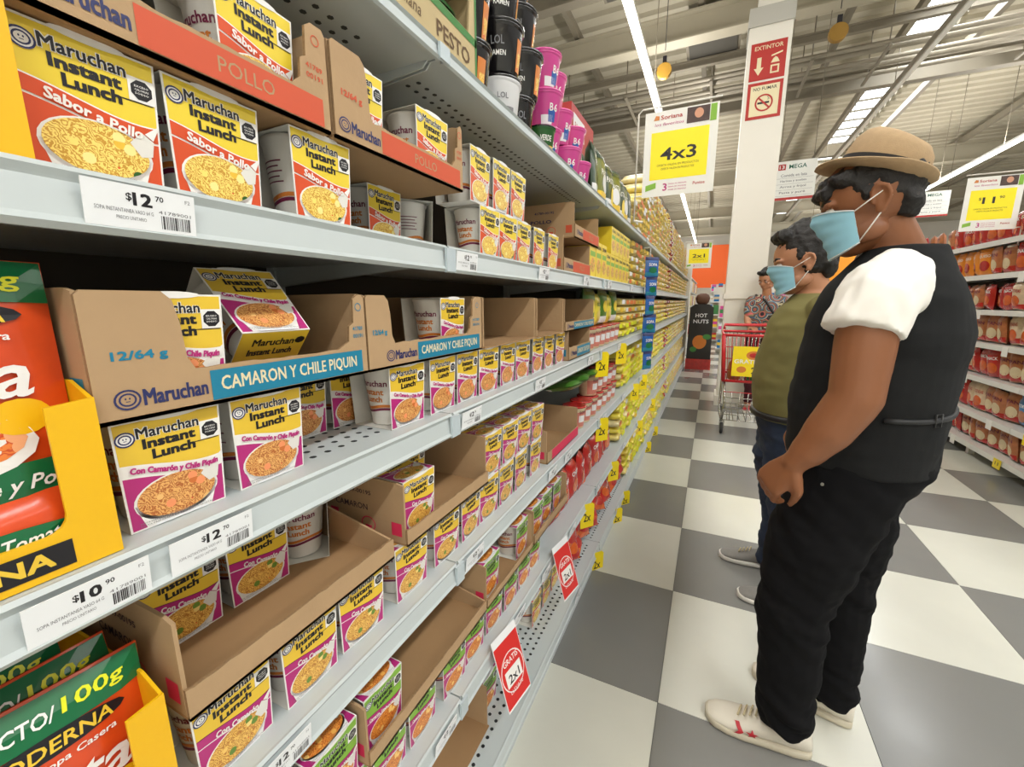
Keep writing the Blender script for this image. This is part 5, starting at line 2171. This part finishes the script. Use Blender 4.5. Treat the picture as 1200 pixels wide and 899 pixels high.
# vest
q = PB_()
torso(q, [(.865, .004, .152, .188), (.90, .006, .155, .190), (1.0, .008, .160, .194), (1.1, .000, .160, .194), (1.2, -.006, .158, .190), (1.28, -.006, .138, .174), (1.33, -.010, .112, .146), (1.365, -.016, .090, .112), (1.392, -.022, .072, .080)], base, F1, L1, base, power=2.5)
link('vest', remesh(q, .006, 'vest', vest_m, 3, wrinkle=wr(.0045, 8, 14)), m1)
def on_vest(deg, z, out=.0):
    th = math.radians(deg)
    ca, sa = math.cos(th), math.sin(th)
    ca = math.copysign(abs(ca) ** .8, ca)
    sa = math.copysign(abs(sa) ** .8, sa)
    return F1 * (.007 + (.161 + out) * ca) + L1 * ((.194 + out) * sa) + V((0, 0, z))


q = MB()
q.tube([on_vest(a_, 1.00 + .0001 * a_, .001) for a_ in range(105, 200, 8)], .006, vest_t, 8)
q.build('back_strap', m1)
q = MB()
q.tube([on_vest(140, 1.030, .005), on_vest(146, 1.030, .005), on_vest(146, 1.002, .005), on_vest(140, 1.002, .005)], .0018, mat('buckle_dark', s(70, 70, 70), .4, .6), 6, closed=True)
q.build('buckle', m1)
# trousers
q = PB_()
torso(q, [(.76, .020, .105, .165), (.81, .008, .130, .182), (.86, -.002, .146, .186), (.92, .002, .148, .182)], base, F1, L1, base)
limb(q, [W1(.348, 1.262, .83, .112), W1(.290, 1.240, .65, .108), W1(.258, 1.228, .47, .086), W1(.268, 1.226, .30, .076), W1(.272, 1.230, .16, .070), W1(.284, 1.236, .090, .066)], cap=False)
limb(q, [W1(.400, 1.420, .84, .098), W1(.415, 1.425, .64, .100), W1(.410, 1.420, .46, .083), W1(.415, 1.412, .28, .073), W1(.423, 1.410, .14, .070), W1(.430, 1.412, .070, .066)], cap=False)


def wrk(co):
    z = co.z
    g = .25 + .9 * math.exp(-((z - .12) / .10) ** 2) + .6 * math.exp(-((z - .47) / .09) ** 2) + .3 * math.exp(-((z - .70) / .1) ** 2)
    a = noise.noise(V((co.x * 9, co.y * 9, co.z * 26 + co.x * 18)))
    b2 = noise.noise(V((co.x * 20 + 3, co.y * 20, co.z * 50 - co.y * 22)))
    return .013 * g * (a + .4 * b2)


link('trousers', remesh(q, .0065, 'trousers', black_j, 3, wrinkle=wrk), m1)
q = MB()
q.tube([V((.268, 1.150, .845)) - base, V((.267, 1.146, .845)) - base], .0035, chromeish, 10)
q.build('rivet', m1)
shoe(m1, base, (.352, 1.250), (.078, 1.250), leather, soleg, brand=True)
shoe(m1, base, (.488, 1.402), (.226, 1.488), leather, soleg)
# the hat
hb = V((.324, 1.308, 1.551)) - base
up = (V((.36, -.04, 1))).normalized()
fw = (FH - up * FH.dot(up)).normalized()
lf = up.cross(fw)
q = MB()
prof = [(0, .084, .076, 0), (.012, .0845, .0765, 0), (.035, .084, .076, 0), (.060, .079, .071, 0), (.076, .070, .060, 0), (.086, .056, .042, -.002), (.088, .040, .022, -.004), (.085, .020, .006, -.004)]
for rep in (0,):
    n0 = len(q.v)
    N = 40
    for (h_, a_, b_, dz) in prof:
        for k in range(N):
            th = 2 * PI * k / N
            ca, sa = math.cos(th), math.sin(th)
            pinch = 1 - .22 * max(0, ca) ** 2 * (h_ / .09) ** 2 * abs(sa)
            dent = -.016 * (h_ / .09) ** 6 * max(0, 1 - abs(sa) * 2.0) if h_ > .07 else 0
            front = .012 * (h_ / .09) * ca
            q.v.append(tuple(hb + fw * (a_ * ca) + lf * (b_ * sa * pinch) + up * (h_ + dz + dent + front)))
    for i in range(len(prof) - 1):
        for k in range(N):
            k2 = (k + 1) % N
            q.face((n0 + i * N + k, n0 + i * N + k2, n0 + (i + 1) * N + k2, n0 + (i + 1) * N + k), straw, True)
    q.face([n0 + (len(prof) - 1) * N + k for k in range(N)], straw, True)
q.build('crown', m1)
q = MB()
N = 48
rings = [(0.0, 0), (.012, 0), (.026, 0), (.038, 0), (.038, -.003), (.024, -.003), (0.0, -.003)]
n0 = len(q.v)
for (o, dz) in rings:
    for k in range(N):
        th = 2 * PI * k / N
        ca, sa = math.cos(th), math.sin(th)
        u_ = o / .038
        lift = u_ * u_ * (.014 * max(0, -ca) ** .8 - .010 * max(0, ca) + .012 * abs(sa))
        ext = 1.15 if ca > 0 else .55
        q.v.append(tuple(hb + fw * ((.084 + o * ext) * ca) + lf * ((.076 + o) * sa) + up * (lift + dz + .001)))
for i in range(len(rings) - 1):
    for k in range(N):
        k2 = (k + 1) % N
        q.face((n0 + i * N + k, n0 + i * N + k2, n0 + (i + 1) * N + k2, n0 + (i + 1) * N + k), straw, True)
q.build('brim', m1)
q = MB()
n0 = len(q.v)
for h_, o in ((.002, .0012), (.028, .0012)):
    for k in range(N):
        th = 2 * PI * k / N
        q.v.append(tuple(hb + fw * ((.0850 + o) * math.cos(th)) + lf * ((.0772 + o) * math.sin(th)) + up * h_))
for k in range(N):
    k2 = (k + 1) % N
    q.face((n0 + k, n0 + k2, n0 + N + k2, n0 + N + k), hatband, True)
q.build('hat_band', m1)

# ---------------- man in the olive shirt
base2 = V((.345, 2.02, 0))
m2 = thing('person', base2, 'man in olive t-shirt, jeans and blue mask, behind the man in the hat', 'person')
F2 = V((-.985, .17, 0)).normalized()
L2 = V((-.17, -.985, 0)).normalized()


def W2(x, y, z, *r):
    return (x - base2.x, y - base2.y, z - base2.z, *r)


b = PB_()
torso(b, [(.80, 0, .11, .15), (1.0, .005, .12, .15), (1.15, 0, .11, .15), (1.25, -.005, .08, .12), (1.30, -.01, .06, .07)], base2, F2, L2, base2)
limb(b, [W2(.37, 2.02, 1.26, .060), W2(.345, 2.01, 1.33, .056), W2(.325, 2.005, 1.38, .055)])
limb(b, [W2(.40, 1.86, 1.24, .052), W2(.46, 1.84, 1.05, .046), W2(.44, 1.84, .92, .040), W2(.41, 1.85, .82, .028)])
hand(b, W2(.41, 1.85, .82)[:3], (-.1, .1, -1), (0, -1, 0), 1, .95, .4)
limb(b, [W2(.38, 2.20, 1.24, .052), W2(.44, 2.22, 1.05, .046), W2(.40, 2.22, .92, .040), W2(.38, 2.22, .82, .028)])
hand(b, W2(.38, 2.22, .82)[:3], (-.1, -.1, -1), (0, 1, 0), -1, .95, .4)
link('body', remesh(b, .006, 'body', skin2, 3), m2)
head(m2, V((.300, 2.0, 1.415)), (-.975, .02, -.17), (0, 0, 1), skin2, hairm, base2, 1.04, hair_h=.030)
q = PB_()
torso(q, [(.80, .006, .140, .175), (.86, .010, .150, .185), (.96, .014, .158, .188), (1.08, .008, .146, .186), (1.18, 0, .132, .184), (1.24, -.006, .108, .160), (1.285, -.012, .075, .10), (1.300, -.014, .062, .074)], base2, F2, L2, base2)
limb(q, [W2(.38, 1.865, 1.235, .068), W2(.43, 1.85, 1.14, .068), W2(.45, 1.845, 1.05, .066)])
limb(q, [W2(.375, 2.18, 1.235, .068), W2(.42, 2.205, 1.14, .066), W2(.44, 2.21, 1.05, .064)])
link('t_shirt', remesh(q, .0065, 't_shirt', olive, 3, wrinkle=wr(.006, 9, 12)), m2)
q = PB_()
torso(q, [(.66, -.005, .118, .160), (.74, -.01, .138, .178), (.80, 0, .140, .176), (.83, .004, .136, .172)], base2, F2, L2, base2)
limb(q, [W2(.345, 1.94, .76, .108), W2(.33, 1.93, .60, .094), W2(.345, 1.915, .42, .074), W2(.385, 1.905, .24, .060), W2(.405, 1.902, .07, .062)])
limb(q, [W2(.335, 2.10, .76, .108), W2(.315, 2.12, .60, .094), W2(.335, 2.14, .42, .074), W2(.350, 2.15, .24, .060), W2(.345, 2.16, .07, .062)])
link('jeans', remesh(q, .0065, 'jeans', blue_j, 3, wrinkle=wr(.010, 10, 26, 4)), m2)
q = MB()
pts = []
for k in range(40):
    th = 2 * PI * k / 40
    ca, sa = math.cos(th), math.sin(th)
    pts.append(F2 * (.006 + .146 * math.copysign(abs(ca) ** .87, ca)) + L2 * (.181 * math.copysign(abs(sa) ** .87, sa)) + V((0, 0, .820)))
q.tube(pts, .013, beltm, 8, closed=True)
q.build('belt', m2)
q = MB()
c = F2 * .155 + V((0, 0, .820))
q.box((c.x - .004, c.y - .02, c.z - .016), (c.x + .001, c.y + .02, c.z + .016), steel)
q.build('buckle', m2)
shoe(m2, base2, (.455, 1.915), (.196, 1.900), suede, solew, w=.044)
shoe(m2, base2, (.398, 2.195), (.128, 2.195), suede, solew, w=.044)

# ---------------- woman behind the cart
base3 = V((.545, 5.55, 0))
m3 = thing('person', base3, 'person in a colourful patterned top and red shoes pushing the shopping cart', 'person')
pt = bpy.data.materials.new('patterned_cloth')
pt.use_nodes = True
N_, L_ = pt.node_tree.nodes, pt.node_tree.links
vo = N_.new('ShaderNodeTexVoronoi')
vo.inputs['Scale'].default_value = 9
tc = N_.new('ShaderNodeTexCoord')
L_.new(tc.outputs['Object'], vo.inputs['Vector'])
wv = N_.new('ShaderNodeMath')
wv.operation = 'MULTIPLY'
wv.inputs[1].default_value = 3.4
L_.new(vo.outputs['Distance'], wv.inputs[0])
fr = N_.new('ShaderNodeMath')
fr.operation = 'FRACT'
L_.new(wv.outputs[0], fr.inputs[0])
cr = N_.new('ShaderNodeValToRGB')
cr.color_ramp.interpolation = 'CONSTANT'
e = cr.color_ramp.elements
e[0].color = (*s(84, 112, 140), 1)
e[1].position = .25
e[1].color = (*s(180, 170, 140), 1)
for p_, c_ in ((.42, s(40, 40, 46)), (.6, s(190, 90, 90)), (.72, s(120, 110, 84)), (.88, s(36, 36, 42))):
    x_ = e.new(p_)
    x_.color = (*c_, 1)
L_.new(fr.outputs[0], cr.inputs['Fac'])
L_.new(cr.outputs[0], N_['Principled BSDF'].inputs['Base Color'])
N_['Principled BSDF'].inputs['Roughness'].default_value = .8
F3 = V((-.35, -.93, 0)).normalized()
L3 = V((.93, -.35, 0)).normalized()


def W3(x, y, z, *r):
    return (x, y, z, *r)


b = PB_()
torso(b, [(.90, 0, .10, .14), (1.05, 0, .10, .13), (1.2, .0, .10, .15), (1.3, -.005, .08, .12), (1.34, -.01, .05, .06)], base3, F3, L3, base3)
limb(b, [W3(0, 0, 1.30, .05), W3(-.01, -.03, 1.40, .046)])
limb(b, [W3(-.15, .06, 1.27, .048), W3(-.17, -.03, 1.10, .04), W3(-.17, -.14, 1.02, .034), W3(-.14, -.27, .99, .024)])
hand(b, (-.14, -.27, .99), (.3, -1, -.1), (0, 0, 1), 1, .9, .8)
limb(b, [W3(.16, -.04, 1.27, .048), W3(.17, -.08, 1.10, .04), W3(.12, -.16, 1.02, .034), W3(.05, -.27, .99, .024)])
hand(b, (.05, -.27, .99), (0, -1, -.1), (0, 0, 1), -1, .9, .8)
for sx in (-.08, .07):
    limb(b, [W3(sx, 0, .9, .09), W3(sx, -.01, .5, .056), W3(sx, .02, .08, .036)])
link('body', remesh(b, .008, 'body', skin2, 3), m3)
head(m3, base3 + V((-.02, -.04, 1.50)), (-.55, -.75, -.35), (0, 0, 1), skin2, hairm, base3, .98, hair_h=.02, mask=False)
q = PB_()
torso(q, [(.86, .005, .135, .175), (1.0, .005, .128, .160), (1.15, .0, .125, .165), (1.25, 0, .115, .165), (1.31, -.005, .085, .12), (1.345, -.01, .055, .065)], base3, F3, L3, base3)
limb(q, [W3(-.14, .05, 1.27, .066), W3(-.15, .0, 1.16, .066), W3(-.145, -.04, 1.08, .062)])
limb(q, [W3(.15, -.04, 1.27, .066), W3(.17, -.07, 1.16, .066), W3(.17, -.10, 1.08, .062)])
link('patterned_top', remesh(q, .008, 'patterned_top', pt, 3, wrinkle=wr(.008, 9, 12)), m3)
q = PB_()
torso(q, [(.74, 0, .11, .15), (.86, 0, .125, .168), (.92, 0, .12, .16)], base3, F3, L3, base3)
for sx in (-.08, .07):
    limb(q, [W3(sx, 0, .84, .098), W3(sx, -.01, .5, .066), W3(sx, .02, .12, .046)])
link('trousers', remesh(q, .008, 'trousers', mat('maroon_cloth', s(70, 20, 34), .85), 3, wrinkle=wr(.006, 12, 20)), m3)
redsh = mat('shoe_red', s(170, 24, 34), .5)
shoe(m3, base3, (.475, 5.61), (.44, 5.38), redsh, solew, w=.042)
shoe(m3, base3, (.62, 5.59), (.585, 5.36), redsh, solew, w=.042)
q = MB()
q.tube([(-.10, .10, 1.34), (-.02, -.12, 1.28), (.08, -.14, 1.12), (.16, -.10, .98)], .013, blk, 8)
q.build('bag_strap', m3)

# ------------------------------------------------------------------ shopping cart
chrome = mat('cart_chrome', s(170, 168, 162), .25, .9)
cred = mat('cart_red', s(186, 26, 36), .35)
rub = mat('caster_rubber', s(40, 38, 38), .7)
cx, cy = .12, 4.42
t = thing('shopping_cart', (cx, cy, 0), 'red and chrome shopping cart with a yellow advertising panel', 'shopping cart')
CWd, CL = .50, .62


def rod(mb, a, c, r, mt):
    mb.tube([a, c], r, mt, 6)


q = MB()
for z_, ins in ((.96, 0), (.52, .05)):
    x0, x1, y0, y1 = ins * .6, CWd - ins * .6, ins, CL
    q.tube([(x0, y0, z_), (x1, y0, z_), (x1, y1, z_), (x0, y1, z_)], .013, cred, 8, closed=True)
q.tube([(.0, 0, .96), (.03, .05, .52)], .018, cred, 8)
q.tube([(CWd, 0, .96), (CWd - .03, .05, .52)], .018, cred, 8)
q.build('basket_frame', t)
q = MB()
for k in range(1, 14):
    u = k / 14
    rod(q, (CWd * u, 0, .96), (.03 + (CWd - .06) * u, .05, .52), .003, cred)
    rod(q, (CWd * u, CL, .96), (.03 + (CWd - .06) * u, CL, .52), .003, chrome)
    rod(q, (0, CL * u, .96), (.03, .05 + (CL - .05) * u, .52), .003, chrome)
    rod(q, (CWd, CL * u, .96), (CWd - .03, .05 + (CL - .05) * u, .52), .003, chrome)
    rod(q, (.03 + (CWd - .06) * u, .05, .52), (.03 + (CWd - .06) * u, CL, .52), .003, chrome)
for z_ in (.63, .74, .85):
    k = (.96 - z_) / .44
    rod(q, (.03 * k, .05 * k, z_), (CWd - .03 * k, .05 * k, z_), .004, cred)
    rod(q, (.03 * k, .05 * k, z_), (.03 * k, CL, z_), .004, chrome)
    rod(q, (CWd - .03 * k, .05 * k, z_), (CWd - .03 * k, CL, z_), .004, chrome)
q.build('basket_wires', t, kind='stuff')
q = MB()
for x in (.04, CWd - .04):
    q.tube([(x, .06, .52), (x + (.02 if x < .2 else -.02), .02, .30), (x, -.02, .14), (x, .3, .12), (x, CL + .22, .12), (x, CL + .10, .50), (x, CL + .12, .98)], .012, chrome, 8)
q.build('undercarriage', t)
q = MB()
for k in range(1, 8):
    rod(q, (.04 + (CWd - .08) * k / 8, .0, .15), (.04 + (CWd - .08) * k / 8, CL + .15, .15), .004, chrome)
for k in range(6):
    rod(q, (.04, -.02, .15 + k * .055), (CWd - .04, -.02, .15 + k * .055), .004, chrome if k < 5 else cred)
for k in range(1, 6):
    rod(q, (.04 + (CWd - .08) * k / 6, -.02, .15), (.04 + (CWd - .08) * k / 6, -.02, .42), .004, chrome)
q.build('lower_rack', t, kind='stuff')
q = MB()
q.tube([(.02, CL + .12, .98), (.02, CL + .16, 1.02), (CWd - .02, CL + .16, 1.02), (CWd - .02, CL + .12, .98)], .016, cred, 8)
q.build('handle', t)
for (x, y) in ((.05, .03), (CWd - .05, .03), (.05, CL + .16), (CWd - .05, CL + .16)):
    w_o = link('caster', None, t, (x, y, 0))
    q = MB()
    q.lathe([(.052, -.014), (.055, -.008), (.055, .008), (.052, .014)], rub, 18)
    o = q.build('wheel', w_o, (0, 0, .056))
    o.rotation_euler = (0, PI / 2, 0)
    q = MB()
    q.box((-.022, -.012, .05), (-.016, .012, .125), chrome)
    q.box((.016, -.012, .05), (.022, .012, .125), chrome)
    q.box((-.022, -.012, .120), (.022, .012, .130), chrome)
    q.build('fork', w_o)
q = MB()
q.box((.09, -.012, .58), (.43, -.004, .86), tagy)
ad = q.build('advert_panel', t)
a = Art()
a.ell(.26, .78, .06, .04, orng, 1)
a.ell(.26, .78, .035, .022, redfoil, 2)
a.text('GRATIS', .105, .70, .20, .040, wht, 2, bold=.03)
a.ell(.17, .645, .04, .03, orng, 1)
a.text('2x1', .25, .61, .12, .06, blk, 2, bold=.03)
link('advert_print', a.mesh('advert_print', lambda u, v, d: (u, -.0125 - d * 3, v)), ad)
for i, (x, y, w, d_, h, mt) in enumerate(((.12, .12, .12, .10, .20, brn), (.27, .14, .10, .12, .16, grn2), (.40, .14, .10, .10, .12, redfoil), (.14, .30, .14, .12, .14, whpl), (.32, .32, .16, .14, .24, blu2), (.2, .48, .2, .12, .18, yel_b))):
    tt = thing('grocery_bag', (cx + x, cy + y, .528), '%s grocery pack lying in the shopping cart' % ['brown', 'green', 'red', 'white', 'blue', 'yellow'][i], 'grocery')
    q = MB()
    secs = [((0, 0, h * u), (w / 2 * k, 0, 0), (0, d_ / 2 * k, 0)) for u, k in ((0, .75), (.06, .95), (.4, 1), (.75, .92), (.93, .6), (1, .35))]
    q.loft(secs, mt, 12, power=3)
    q.build('pack_body', tt)
